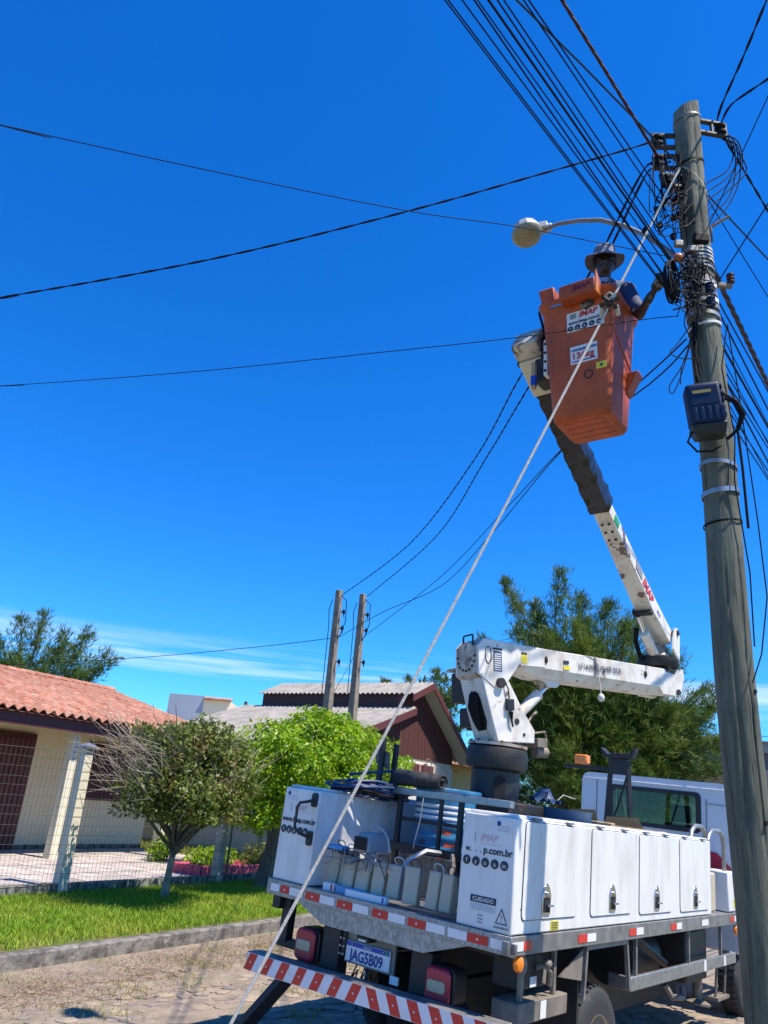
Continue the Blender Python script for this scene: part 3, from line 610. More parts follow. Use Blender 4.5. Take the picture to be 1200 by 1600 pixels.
# lime-green tree
t2 = thing('lime_tree', 'bushy tree with bright lime-green leaves behind the truck', 'tree', S(-9.8, 12.7, .13))
mb = MB(ST)
mb.tube([(-9.78, 12.28, .05), (-9.75, 12.32, .4), (-9.72, 12.45, .9), (-9.70, 12.3, 1.35), (-9.5, 12.0, 1.75), (-9.3, 11.7, 2.1)], [.19, .165, .15, .14, .10, .07], 10)
for k in range(20):
    limb(mb, (-9.70+random.uniform(-.1, .1), 12.4+random.uniform(-.1, .1), random.uniform(1.0, 1.5)), (-9.0+random.uniform(-1, 1), 12.4+random.uniform(-1.7, 2.4), random.uniform(1.6, 2.75)), .05, .012, .12)
mb.build('trunk', 'bark', t2, world=True)
lob = [((-9.5, 11.9, 2.35), (1.1, .95, .65)), ((-9.5, 13.0, 2.75), (1.2, 1.1, .62)), ((-9.5, 14.2, 2.7), (1.15, 1.15, .62)), ((-9.4, 15.1, 2.35), (.95, .85, .55)), ((-9.3, 12.3, 1.75), (.8, .8, .5)), ((-9.3, 13.4, 2.1), (1.0, 1.3, .6)), ((-9.4, 14.9, 1.7), (.7, .8, .5)), ((-9.5, 16.1, 2.3), (.6, .55, .6)), ((-9.5, 13.4, 3.25), (.6, .7, .2)), ((-9.5, 11.6, 1.45), (.5, .5, .4))]
P_, N_ = lobes_points(nearer(lob), 34000, .6); c = leaf_cloud('crown', 'leaf_lime', P_, N_, .105, t2, .46); c.matrix_parent_inverse = root_matrix(t2).inverted()
# slim garden trees and shrub behind the fence
for k, (a, b, h, lab) in enumerate(((-12.2, 13.8, 2.2, 'slim garden tree with whitish trunk behind the fence, nearest the pink planter'), (-13.4, 16.6, 2.6, 'slim garden tree with thin twin stems deeper in the garden'))):
    t = thing('garden_tree', lab, 'tree', S(a, b, .17), 'garden trees'); mb = MB(ST)
    limb(mb, (a, b, .1), (a+.15, b-.1, h*.75), .07, .045, .05); 
    for q in range(9): limb(mb, (a+.1, b-.05, h*random.uniform(.4, .72)), (a+random.uniform(-.7, .7), b+random.uniform(-.8, .8), h*random.uniform(.7, 1.1)), .025, .007, .12)
    mb.build('trunk', 'bark_pale', t, world=True)
    P_, N_ = lobes_points([((a, b, h*.95), (.75, .8, .45)), ((a+.3, b+.5, h*.75), (.5, .6, .35)), ((a-.2, b-.5, h*.72), (.5, .45, .3))], 3600, .8); c = leaf_cloud('crown', 'leaf_lime', P_, N_, .09, t); c.matrix_parent_inverse = root_matrix(t).inverted()
def bush(a, b, r, n, lab, m='bush', size=.1, z0=.15, group=None, name='bush'):
    t = thing(name, lab, 'bush', S(a, b, z0), group)
    mb = MB(ST)
    for q in range(7): limb(mb, (a, b, z0-.05), (a+random.uniform(-.7, .7)*r[0], b+random.uniform(-.7, .7)*r[1], z0+r[2]*random.uniform(.6, 1.5)), .02, .006, .1, 4, 5)
    mb.build('stems', 'bark', t, world=True)
    P_, N_ = lobes_points([((a, b, z0+r[2]*.9), r), ((a+r[0]*.4, b-r[1]*.5, z0+r[2]*.7), (r[0]*.6, r[1]*.6, r[2]*.7)), ((a-r[0]*.3, b+r[1]*.5, z0+r[2]*1.2), (r[0]*.6, r[1]*.6, r[2]*.6))], n, .8)
    c = leaf_cloud('foliage', m, P_, N_, size, t); c.matrix_parent_inverse = root_matrix(t).inverted(); return t
bush(-13.3, 13.2, (.35, .45, .35), 900, 'low leafy shrub at the edge of the paved yard', 'leaf_lime', .1)
bush(-11.6, 12.9, (.4, .6, .22), 1500, 'spiky yellow-green plants filling the pink planter', 'leaf_lime', .12, .25)
bush(-11.3, 14.0, (.4, .6, .35), 1300, 'dark garden shrub beside the pink planter', 'leaf_dark', .08)
bush(-13.5, 19.5, (1.2, 1.6, .8), 3500, 'dark hedge bush at the back of the garden', 'leaf_dark', .12)
bush(-10.9, 31, (1.0, 1.6, 1.1), 3000, 'dry scrubby bush rising over the cab roof', 'bush', .13)
bush(-11.3, 34.5, (1.2, 2.2, 1.25), 3500, 'yellowish scrub in front of the tiled far house', 'bush', .13)
bush(-11.0, 39.5, (1.2, 3.0, 1.4), 3500, 'tall weedy scrub beside the wooden pole, in front of the grey building', 'bush', .15)
bush(-9.2, 25.6, (1.3, 1.7, 1.0), 4200, 'dark undergrowth below the casuarina, left of the pedestal', 'leaf_dark', .14)
bush(-8.9, 28.6, (1.3, 2.2, 1.05), 4200, 'dark undergrowth below the casuarina, beside the boom rest', 'leaf_dark', .14)
pl = thing('planter', 'low pink painted brick planter edging behind the fence', 'planter', S(-11.4, 12.7, .2))
for k in range(8): MB(ST).box(-11.72+.13*math.sin(k*.0), -11.6, 11.9+k*.27, 12.16+k*.27, .17, .38+random.uniform(-.008, .008)).build('brick', 'pink', pl, bevel=.012, world=True)
for k in range(8): MB(ST).box(-11.05, -10.93, 11.95+k*.27, 12.21+k*.27, .17, .37+random.uniform(-.008, .008)).build('brick', 'pink', pl, bevel=.012, world=True)
for k in range(3): MB(ST).box(-11.59+k*.21, -11.39+k*.21, 11.9, 12.02, .17, .375).build('brick', 'pink', pl, bevel=.012, world=True)
# casuarinas: plumes of fine needles
def casuarina(name, label, base, h, plumes, m, nn=46, nl=.34, nw=.016, cat='tree', group=None):
    t = thing(name, label, cat, base, group); mb = MB(); bx_, by_, bz_ = base
    mb.tube([(bx_, by_, bz_-.1), (bx_+.1, by_, bz_+h*.25), (bx_-.05, by_, bz_+h*.5)], [h*.028, h*.02, h*.012], 9)
    for q in range(4): limb(mb, (bx_+random.uniform(-.4, .4), by_-.3, bz_-.1), (bx_+random.uniform(-2.2, 1.6), by_-.8, bz_+h*random.uniform(.3, .42)), h*.016, h*.009, .16, 6, 8)
    Vs = []; Fs = []; cnt = 0
    for (px_, py_, pz_, dx, dy, L, w) in plumes:
        tip = Vector((px_, py_, pz_)); root = Vector((bx_+random.uniform(-.2, .2), by_+random.uniform(-.2, .2), bz_+h*random.uniform(.08, .4)))
        pts = limb(mb, root, tip, h*.009, h*.0015, .08, 6, 5)
        ax = (tip-pts[2]); al = ax.length; axn = ax.normalized()
        ns = int(nn*L)
        for q in range(ns):
            tt = random.random()**.75; c = pts[2].lerp(tip, tt)+Vector((random.gauss(0, 1), random.gauss(0, 1), random.gauss(0, .7)))*w*(1.15-tt)*.72
            d0 = (axn*.8+Vector((random.gauss(0, .5), random.gauss(0, .5), random.gauss(.15, .4)))).normalized()
            for z in range(5):
                dd = (d0+Vector((random.gauss(0, .35), random.gauss(0, .35), random.gauss(-.05, .3)))).normalized(); ln = nl*random.uniform(.6, 1.2)
                s_ = dd.cross(Vector((random.gauss(0, 1), random.gauss(0, 1), random.gauss(0, 1)))).normalized()*nw
                e = c+dd*ln; mid = c+dd*ln*.5+Vector((0, 0, .03))
                Vs += [c[:], (mid+s_)[:], e[:], (mid-s_)[:]]; cnt += 1
    mb.build('trunk', 'bark_dark', t, world=True)
    c = npmesh('crown', np.array(Vs), np.arange(cnt)[:, None]*4+np.array([[0, 1, 2, 3]]), m, t); c.matrix_parent_inverse = root_matrix(t).inverted(); return t
def plumeset(cx, cy, rows):
    out = []
    for (x0, x1, z0, z1, n) in rows:
        for k in range(n):
            x = x0+(x1-x0)*(k+random.random())/n; y = cy+random.uniform(-2.4, 2.0); z = random.uniform(z0, z1); out.append((x, y, z, 0, 0, random.uniform(2.2, 3.6), random.uniform(.8, 1.3)))
    return out
pls = [(4.45, 26, 9.35, 0, 0, 4, .7), (6.3, 25.6, 9.75, 0, 0, 4.5, .9), (5.6, 26.4, 8.7, 0, 0, 4, .9), (7.2, 26.2, 9.1, 0, 0, 4.2, .9), (8.1, 26, 8.8, 0, 0, 4, 1.), (9.2, 26, 8.3, 0, 0, 4, .9), (10.2, 26.2, 7.3, 0, 0, 3.8, .8), (11.4, 26, 6.2, 0, 0, 3.5, .7), (11.5, 25.8, 5.5, 0, 0, 3, .7), (3.7, 26, 7.2, 0, 0, 3, .8)]
pls += plumeset(7.5, 26, [(4.2, 9.9, 6.2, 8.2, 26), (4.2, 11.2, 4.8, 6.6, 28), (4.4, 11.2, 3.2, 5.0, 24), (5.0, 10.8, 2.0, 3.6, 14)])
casuarina('casuarina_tree', 'big feathery casuarina tree rising behind the boom', (7.3, 26.3, 0), 9.0, pls, 'needle', 150, .33, .010)
pls = [(-18.6, 38, 7.9, 0, 0, 4, 1.), (-17.6, 38, 8.9, 0, 0, 4, 1.), (-16.5, 38, 9.2, 0, 0, 4.5, 1.1), (-15.2, 38, 8.4, 0, 0, 4, 1.), (-14.2, 38, 8.6, 0, 0, 4, .9), (-12.5, 38, 7.3, 0, 0, 3.5, .8), (-13.2, 38, 6.6, 0, 0, 3, .8), (-19.6, 38, 7.4, 0, 0, 3.5, 1.)]
pls += plumeset(-16.5, 38, [(-20.2, -13.2, 6.2, 8.4, 18), (-19.8, -13.2, 5, 6.6, 14)])
casuarina('casuarina_tree', 'casuarina tree rising behind the clay tile roof', (-17.2, 38.5, 0), 8.8, pls, 'needle_far', 60, .40, .015)
casuarina('casuarina_tree', 'far casuarina tops peeking over the brown house ridge', (2.6, 46, 0), 8.0, plumeset(2.6, 46, [(.8, 2.2, 7.6, 8.5, 4), (3.0, 5.2, 7.6, 9.0, 7), (3.2, 5.2, 5.4, 7, 5)]), 'needle_far', 70, .45, .026)

# ------------------------------------------------------------------ bucket truck (local: x right, y forward, z up from the deck)
TM = Matrix.Translation((.164, 6.0, 1.113)) @ Matrix.Rotation(-.69, 4, 'Z') @ Matrix.Rotation(.0424, 4, 'Y') @ Matrix.Rotation(-.022, 4, 'X')
truck = thing('bucket_truck', 'white utility truck with side lockers, folding boom and orange bucket', 'truck', mtx=TM)
X1 = 1.086
deck = MB().box(-X1+.03, X1-.03, .02, 5.12, -.06, -.002).build('deck', 'checker_plate', truck, bevel=.004)
rail = MB().box(-X1, X1, 0, .04, -.105, .004).build('rear_rail', 'checker_plate', truck, bevel=.004)
for s in (-1, 1): MB().box(s*X1-.02 if s > 0 else -X1, X1 if s > 0 else -X1+.02, .041, 5.13, -.105, .004).build('side_rail', 'galv_dull', truck, bevel=.004)
MB().prism([(-.76, -.104), (-.47, -.215), (.43, -.215), (.78, -.104)], -.03, -.012, Matrix(((1, 0, 0, 0), (0, 0, -1, 0), (0, 1, 0, 0), (0, 0, 0, 1)))).build('rear_skirt', 'checker_plate', truck)
for nm, x0, x1 in (('r', -.933, -.841), ('w', -.836, -.694), ('r', -.664, -.523), ('w', -.518, -.372), ('r', -.347, -.201), ('w', -.197, -.052), ('r', -.016, .123), ('w', .128, .272), ('r', .296, .444), ('w', .448, .597), ('w', .621, .767), ('r', .771, .921), ('w', .939, 1.028), ('w', -1.04, -.945)):
    t = MB().box(x0, x1, -.004, -.001, -.078, -.026).build('reflector', 'tape_red' if nm == 'r' else 'tape_white', rail)
    if nm == 'r': MB().cyl(((x0+x1)/2, -.008, -.052), ((x0+x1)/2, -.002, -.052), .007, n=8).build('rivet', 'tape_white', t)
for nm, y0, y1 in (('w', .01, .155), ('r', .158, .268), ('r', .96, 1.11), ('w', 1.112, 1.262), ('r', 1.91, 2.057), ('w', 2.06, 2.21), ('r', 2.873, 3.024), ('w', 3.026, 3.163), ('w', 3.75, 3.95), ('r', 4.72, 4.86), ('w', 4.862, 5.0)):
    MB().box(X1+.001, X1+.004, y0, y1, -.078, -.026).build('side_reflector', 'tape_red' if nm == 'r' else 'tape_white', truck)
MB().box(X1+.002, X1+.03, .0, .03, -.09, -.03).box(X1-.05, X1-.005, -.03, -.002, -.1, -.02).build('corner_hinge', 'galv_dull', truck, bevel=.004)
# lockers
def rrect(x0, x1, z0, z1, r, n=4):
    out = []
    for cx, cz, a0 in ((x1-r, z0+r, -90), (x1-r, z1-r, 0), (x0+r, z1-r, 90), (x0+r, z0+r, 180)):
        for k in range(n+1): t = R(a0+90*k/n); out.append((cx+r*math.cos(t), cz+r*math.sin(t)))
    return out
HB = .69
TX = Matrix(((0, 0, 1, 0), (1, 0, 0, 0), (0, 1, 0, 0), (0, 0, 0, 1)))      # (y,z) profile pushed along x
TYm = Matrix(((1, 0, 0, 0), (0, 0, -1, 0), (0, 1, 0, 0), (0, 0, 0, 1)))     # (x,z) profile pushed along -y
lockers = {}
for s, w in ((1, .406), (-1, .382)):
    x0, x1 = (X1-.02-w, X1-.02) if s > 0 else (-X1+.02, -X1+.02+w)
    L_ = MB().box(x0, x1, .02, 4.14, .006, HB).build('locker', 'white_paint', truck, bevel=.011, seg=3); lockers[s] = L_
    MB().box(x0+.02, x1-.02, .06, 4.1, HB, HB+.022).build('lid', 'white_paint', L_, bevel=.012)
    xs = x1 if s > 0 else x0
    for y0, y1, z0 in ((.14, .95, .09), (1.19, 1.98, .08), (2.16, 2.95, .065), (3.18, 4.03, .055)):
        pr = rrect(y0, y1, z0, HB-.012, .035)
        d0, d1 = (xs+.001, xs+.014) if s > 0 else (xs-.014, xs-.001)
        gk = MB().prism(rrect(y0-.005, y1+.005, z0-.005, HB-.007, .04), min(xs, xs+s*.0018), max(xs, xs+s*.0018), TX).build('door_gasket', 'ink_black', L_)
        dr = MB().prism(pr, min(xs+s*.002, xs+s*.008), max(xs+s*.002, xs+s*.008), TX).build('door', 'white_paint', L_, bevel=.003)
        yc = .40*y1+.60*y0 if y0 < .5 else .5*(y0+y1); zc = z0+.095
        if s > 0:
            MB().prism([(yc-.06, zc-.07), (yc+.06, zc-.07), (yc+.065, zc+.05), (yc+.036, zc+.10), (yc, zc+.125), (yc-.036, zc+.10), (yc-.065, zc+.05)], xs+.009, xs+.015, TX).build('latch_plate', 'chrome', L_, bevel=.003)
            MB().box(xs+.0151, xs+.017, yc-.045, yc+.045, zc-.055, zc+.035).build('latch_recess', 'dark_hole', L_)
            MB().box(xs+.0171, xs+.04, yc-.012, yc+.06, zc-.02, zc-.006).cyl((xs+.0151, yc, zc+.055), (xs+.028, yc, zc+.055), .016, n=10).build('latch_handle', 'chrome', L_, bevel=.002)
        for yy in (y0+.15, y1-.15): MB().box(min(xs, xs+s*.012)-.01, max(xs, xs+s*.012)+.004, yy-.05, yy+.05, HB+.0015, HB+.014).build('hinge', 'galv_dull', L_)
# decals on the rear faces
def decals(L_, x0, w, worn):
    y = .0165; rt, up = (1, 0, 0), (0, 0, 1)
    c = lambda fx, z: (x0+w*fx, y, z)
    lb = MB().box(x0+w*(.60 if worn else .06), x0+w*(.93 if worn else .36), .0165, .0185, .585, .665).build('maker_label', 'label_white', L_)
    MB().cyl((x0+w*(.68 if worn else .14), .0163, .645), (x0+w*(.68 if worn else .14), .0158, .645), .016, n=14).build('label_logo', 'ink_blue', L_)
    for k in range(3): MB().box(x0+w*(.64 if worn else .09), x0+w*(.90 if worn else .33), .0160, .0163, .60+k*.014, .603+k*.014).build('label_line', 'ink_grey', L_)
    MB().box(x0+w*.245, x0+w*.253, .0165, .0175, .51, .57).build('logo_stroke', 'ink_grey', L_)
    text('IMAP', L_, c(.34, .525), rt, up, .062, 'ink_faded', offset=0, shear=.3, sx=.95)
    for q in range(4): MB().box(x0+w*(.36+.11*q), x0+w*(.42+.11*q), .0165, .0172, .507, .511).build('underline', 'ink_faded', L_)
    if worn:
        text('w.  .  .', L_, c(.08, .452), rt, up, .05, 'ink_black', offset=.001); text('p.com.br', L_, c(.42, .452), rt, up, .060, 'ink_black', offset=.0015)
    else: text('www.imap.com.br', L_, c(.05, .435), rt, up, .054, 'ink_black', offset=.0015, sx=.9)
    for k, ch in enumerate(('f', 'y', 'o', 'u', 'in')):
        cx = x0+w*((.12+.175*k) if worn else (.12+.155*k)); cz = .395 if worn else .375
        MB().cyl((cx, .0165, cz), (cx, .0155, cz), .029, n=20).build('social_disc', 'ink_black', L_)
        text(ch, L_, (cx, .0148, cz-.014), rt, up, .042, 'label_white', align='CENTER', name='icon')
decals(lockers[1], X1-.02-.406, .406, True); decals(lockers[-1], -X1+.02, .382, False)
LR = lockers[1]; x0 = X1-.02-.406
MB().box(x0+.10, x0+.29, .0165, .0180, .155, .195).build('warning_label', 'ink_black', LR); text('CUIDADO', LR, (x0+.195, .0152, .1635), (1, 0, 0), (0, 0, 1), .034, 'label_white', align='CENTER', sx=1.0, offset=.0004)
MB().box(x0+.10, x0+.285, .0165, .0175, .105, .153).build('warning_text_block', 'label_white', LR)
for k in range(5): MB().box(x0+.105, x0+.28-.02*(k == 4), .0155, .0165, .112+k*.008, .1145+k*.008).build('text_line', 'ink_grey', LR)
for k in range(3): MB().box(x0+.16, x0+.20, .0155, .0165, .04+k*.02, .046+k*.02).build('text_mark', 'ink_grey', LR)
for p, q in (((.295, .06), (.375, .06)), ((.375, .06), (.335, .145)), ((.335, .145), (.295, .06))):
    MB().tube([(x0+p[0], .0162, p[1]), (x0+q[0], .0162, q[1])], .0025, 4).build('hazard_triangle', 'ink_black', LR)
text('!', LR, (x0+.335, .0155, .072), (1, 0, 0), (0, 0, 1), .055, 'ink_grey', align='CENTER'); text('ATERRAMENTO', LR, (x0+.335, .0155, .032), (1, 0, 0), (0, 0, 1), .017, 'ink_black', align='CENTER', sx=.9)
MB().box(X1-.0195, X1-.0175, .56, .68, .015, .072).build('yellow_tag', 'yellow', LR)
for k in range(5): MB().box(X1-.0172, X1-.0165, .57, .67, .02+k*.01, .025+k*.01).build('tag_line', 'ink_black', LR)
# black grab handle on the left locker
hx = -X1+.02+.355
MB().tube([(hx, .0, .62), (hx-.02, -.06, .60), (hx-.085, -.075, .585), (hx-.1, -.08, .55), (hx-.1, -.08, .42), (hx-.085, -.075, .385), (hx-.03, -.06, .36), (hx-.01, 0, .345)], .0115, 8).build('grab_handle', 'black_paint', lockers[-1])
for z in (.62, .34): MB().prism(rrect(hx-.035, hx+.02, z-.055, z+.05, .02), -.016, .006, TYm).build('handle_foot', 'black_paint', lockers[-1], bevel=.004)
# number plate, lamps, bumper
pb = MB().box(-.33, .12, .14, .16, -.43, -.19).build('plate_mount', 'galv_dull', truck)
lp_ = MB().box(-.31, .09, .12, .135, -.416, -.286).build('number_plate', 'plate_white', truck, bevel=.004)
MB().box(-.305, .085, .1175, .1195, -.318, -.29).build('plate_band', 'plate_blue', lp_)
text('BRASIL', lp_, (-.11, .1165, -.314), (1, 0, 0), (0, 0, 1), .024, 'label_white', align='CENTER')
text('JAG5B09', lp_, (-.115, .1175, -.403), (1, 0, 0), (0, 0, 1), .098, 'ink_blue', align='CENTER', offset=.0028, sx=.82)
MB().box(.05, .075, .116, .1172, -.314, -.295).build('plate_flag', 'green', lp_)
for x in (-.25, .03): MB().cyl((x, .112, -.303), (x, .12, -.303), .007, n=8).build('bolt', 'galv', lp_)
MB().box(-.17, -.06, .05, .15, -.262, -.225).build('plate_lamp', 'black_paint', truck, bevel=.01); MB().box(-.15, -.08, .046, .0495, -.258, -.245).build('plate_lamp_lens', 'label_white', truck)
for s, xc in ((-1, -.66), (1, .535)):
    h_ = MB().prism(rrect(xc-.105, xc+.105, -.50, -.275, .05), -.26, -.1, TYm).build('tail_lamp', 'black_paint', truck, bevel=.01)
    MB().prism(rrect(xc-.10, xc+.09, -.495, -.28, .045), -.099, -.055, TYm).build('red_lens', 'lamp_red', h_, bevel=.018)
    MB().prism(rrect(xc-.075, xc+.065, -.425, -.355, .02), -.054, -.047, TYm).build('clear_lens', 'lamp_clear', h_, bevel=.006)
TB = Matrix.Rotation(-.026, 4, 'Y')
bump = MB(TB).box(-1.10, 1.10, -.10, .03, -.60, -.475).build('rear_bumper', 'galv_dull', truck, bevel=.008)
MB(TB).box(-1.09, 1.09, -.1022, -.1005, -.597, -.48).build('tape_backing', 'tape_white', bump)
for k in range(26):
    left = k < 13; c_ = -1.085+k*.0842
    if k % 2: continue
    sh = .055 if left else -.055
    T = TB
    MB(T).add([(c_-sh*.5, -.103, -.595), (c_+.0842-sh*.5, -.103, -.595), (c_+.0842+sh*.5, -.103, -.482), (c_+sh*.5, -.103, -.482)], [(0, 1, 2, 3)]).build('stripe', 'tape_red' if k % 2 == 0 else 'tape_white', bump)
    if k % 2 == 0: MB(T).cyl((c_+.042, -.107, -.54), (c_+.042, -.102, -.54), .006, n=6).build('rivet', 'tape_white', bump)
MB(TB).box(-1.10, 1.10, .0305, .055, -.53, -.48).build('bumper_lip', 'black_paint', bump)
# chassis, axle, hitch block, under-deck clutter
for s in (-1, 1): MB().box(s*.36-.04, s*.36+.04, .12, 6.9, -.40, -.16).build('chassis_rail', 'black_paint', truck, bevel=.006)
for y in (.25, 1.0, 2.4, 3.6, 4.6): MB().box(-.9, .9, y-.05, y+.05, -.16, -.06).build('cross_member', 'black_paint', truck, bevel=.005)
MB().box(.28, .45, .10, .22, -.56, -.22).build('outrigger_housing', 'black_paint', truck, bevel=.008); hm = MB().box(-.53, -.36, .10, .22, -.53, -.20).build('outrigger_housing', 'black_paint', truck, bevel=.008)
for k in range(6): MB().cyl((-.35+.03*(k % 2), .095, -.28-.05*(k//2)), (-.35+.03*(k % 2), .11, -.28-.05*(k//2)), .008, n=6).build('bolt', 'galv', hm)
MB().box(.12, .19, .1, .115, -.47, -.42).build('inspection_tag', 'label_white', truck)
for k in range(7):
    x = random.uniform(-.35, .25); MB().tube([(x, .2, -.42), (x+random.uniform(-.05, .05), .15, -.5), (x+random.uniform(-.1, .1), .2, -.58), (x+random.uniform(-.15, .15), .3, -.5)], .006, 5).build('loose_wire', 'wire_white' if k == 3 else 'cable_black', truck)
MB().cyl((-.8, 1.58, -.80), (.8, 1.58, -.80), .07, n=12).ell((0, 1.58, -.80), (.2, .18, .2)).build('rear_axle', 'black_paint', truck)
# outriggers
og = MB(); og.tube([(-.55, .25, -.42), (-.86, .18, -.62), (-1.26, .10, -1.12)], .065, 4); og.build('outrigger', 'black_paint', truck, bevel=.006)
MB().lathe([(.14, 0), (.15, .02), (.06, .06), (.05, .12)], 14, Matrix.Translation((-1.27, .10, -1.2))).build('outrigger_foot', 'black_paint', truck)
og = MB(); og.tube([(.45, .35, -.42), (.70, .30, -.66), (.98, .26, -1.05)], .06, 4); og.build('outrigger', 'black_paint', truck, bevel=.006)
MB().lathe([(.14, 0), (.15, .02), (.06, .06), (.05, .12)], 14, Matrix.Translation((.99, .26, -1.13))).build('outrigger_foot', 'black_paint', truck)
MB().box(-.98, -.90, .10, .18, -.42, -.10).box(-1.02, -.7, .12, .19, -.46, -.40).box(-1.05, -.97, .05, .12, -.20, -.10).build('mudguard_bracket', 'black_paint', truck, bevel=.005)
# wheels
def wheel(x, y, z, r, w, out, name='wheel'):
    t = MB(); T = Matrix.Translation((x, y, z)) @ Matrix.Rotation(R(90)*out, 4, 'Y')
    wh = MB(T).lathe([(r*.52, -w/2), (r*.9, -w/2), (r*.97, -w/2+.02), (r, -w/2+.05), (r, w/2-.05), (r*.97, w/2-.02), (r*.9, w/2), (r*.72, w/2+.004), (r*.52, w/2-.005)], 40).build(name, 'rubber', truck)
    for k in range(36):
        a = 2*math.pi*k/36; Tk = T @ Matrix.Rotation(a, 4, 'Z')
        wh_t = MB(Tk).box(r-.004, r+.008, -.02, .014, .02, w/2-.03).box(r-.004, r+.008, 0, .034, -w/2+.03, -.02)
        if k == 0: tr = MB()
        tr.v_off = 0; o = len(tr.v); tr.v += wh_t.v; tr.f += [tuple(i+o for i in f) for f in wh_t.f]; tr.mi += [0]*len(wh_t.f)
    tr.build('tread', 'rubber', wh, smooth=False)
    MB(T).lathe([(r*.50, w/2-.03), (r*.53, w/2+.0), (r*.50, w/2-.005), (r*.44, w/2-.06), (r*.20, w/2-.05), (r*.18, w/2+.02), (r*.08, w/2+.03)], 28).build('rim', 'rim_tan', wh)
    return wh
wheel(.88, 1.58, -.80, .375, .22, 1); wheel(.62, 1.58, -.80, .375, .22, 1); wheel(-.88, 1.58, -.84, .375, .22, -1); wheel(-.62, 1.58, -.84, .375, .22, -1)
wheel(.86, 5.72, -.72, .375, .22, 1); wheel(-.86, 5.72, -.78, .375, .22, -1)
# right-side arch, guard rails, tanks
MB().prism([(1.13, -.45), (1.17, -.112), (1.95, -.112), (2.02, -.47), (1.99, -.47), (1.925, -.14), (1.195, -.14), (1.16, -.45)], 1.035, 1.065, TX).build('wheel_arch', 'galv_dull', truck)
MB().prism([(1.195, -.14), (1.925, -.14), (1.93, -.10), (1.19, -.10)], .45, 1.035, TX).build('arch_top', 'black_paint', truck)
MB().add([(1.05, 1.14, -.13), (1.05, 1.12, -.33), (1.02, .82, -.29)], [(0, 1, 2)]).add([(1.04, 1.14, -.13), (1.04, 1.12, -.33), (1.01, .82, -.29)], [(0, 2, 1)]).build('mud_flap_gusset', 'dusty_steel', truck, smooth=False)
MB().box(.5, 1.03, 1.10, 1.125, -.75, -.12).build('mud_flap', 'black_paint', truck)
MB().box(.35, .42, .25, 5.0, -.9, -.42).box(-.45, -.35, .6, 4.8, -.7, -.42).build('underbody', 'black_paint', truck)
gr = MB().box(1.02, 1.055, 2.05, 5.0, -.485, -.385).box(.86, 1.02, 2.05, 2.08, -.485, -.385).box(.9, 1.02, 4.97, 5.0, -.485, -.385).build('side_guard', 'galv', truck, bevel=.006)
for y in (3.9, 4.55): MB().box(1.056, 1.058, y, y+.07, -.48, -.39).build('guard_tape', 'tape_white', gr)
for y in (2.16, 3.48, 4.5): MB().box(1.02, 1.05, y, y+.03, -.384, -.106).build('guard_post', 'galv_dull', truck, bevel=.003)
lb = MB().box(.86, 1.05, .2, .90, -.505, -.385).build('corner_guard', 'dusty_steel', truck, bevel=.006)
MB().box(1.051, 1.053, .50, .58, -.495, -.395).build('guard_tape', 'tape_white', lb)
for y in (.26, .72): MB().box(1.0, 1.03, y, y+.04, -.384, -.106).build('guard_post', 'dusty_steel', truck, bevel=.003)
MB().lathe([(.045, -.012), (.05, 0), (.042, .02), (.02, .028)], 18, Matrix.Translation((1.06, .15, -.155)) @ Matrix.Rotation(R(90), 4, 'Y')).build('side_marker', 'lamp_amber', truck)
MB().box(1.02, 1.06, .11, .19, -.125, -.106).build('marker_bracket', 'galv', truck)
MB().lathe([(.045, -.012), (.05, 0), (.042, .02)], 18, Matrix.Translation((1.06, 5.0, -.17)) @ Matrix.Rotation(R(90), 4, 'Y')).build('side_marker', 'lamp_amber', truck)
MB().box(.78, .98, .32, .75, -.34, -.14).build('valve_box', 'black_paint', truck, bevel=.01); MB().cyl((.985, .36, -.2), (.99, .36, -.2), .05, n=20).build('round_label', 'galv_dull', truck)
MB().tube([(.98, .55, -.22), (1.03, .58, -.20), (1.05, .62, -.24), (1.04, .64, -.32)], .018, 7).tube([(1.03, .58, -.2), (1.04, .55, -.30)], .014, 6).ell((1.04, .60, -.19), (.03, .04, .03), 8, 6).build('valve_lever', 'dusty_steel', truck)
MB().box(.981, .985, .47, .56, -.33, -.27).build('valve_label', 'label_white', truck)
MB().cyl((.6, 2.7, -.38), (.6, 3.4, -.38), .22, n=20).build('air_tank', 'black_paint', truck); MB().box(.5, .95, 3.7, 4.35, -.6, -.15).build('battery_box', 'black_paint', truck, bevel=.02)
MB().tube([(.85, 2.55, -.14), (.9, 3.25, -.4)], .035, 8).build('propeller_tube', 'black_paint', truck)
MB().lathe([(.13, 0), (.13, .02), (.05, .05), (.045, .22), (.06, .24)], 14, Matrix.Translation((.82, 4.45, -.86))).build('jack_foot', 'dusty_steel', truck)
MB().tube([(.8, 3.55, -.62), (.85, 3.6, -.72), (.9, 3.75, -.72), (.88, 3.8, -.65)], .03, 6).build('hose_coupling', 'dusty_steel', truck)
stp = MB().box(.80, 1.02, 4.45, 4.85, -.80, -.77).tube([(.98, 4.5, -.78), (1.0, 4.5, -.5)], .014, 6).tube([(.98, 4.8, -.78), (1.0, 4.8, -.5)], .014, 6).build('step', 'dusty_steel', truck)
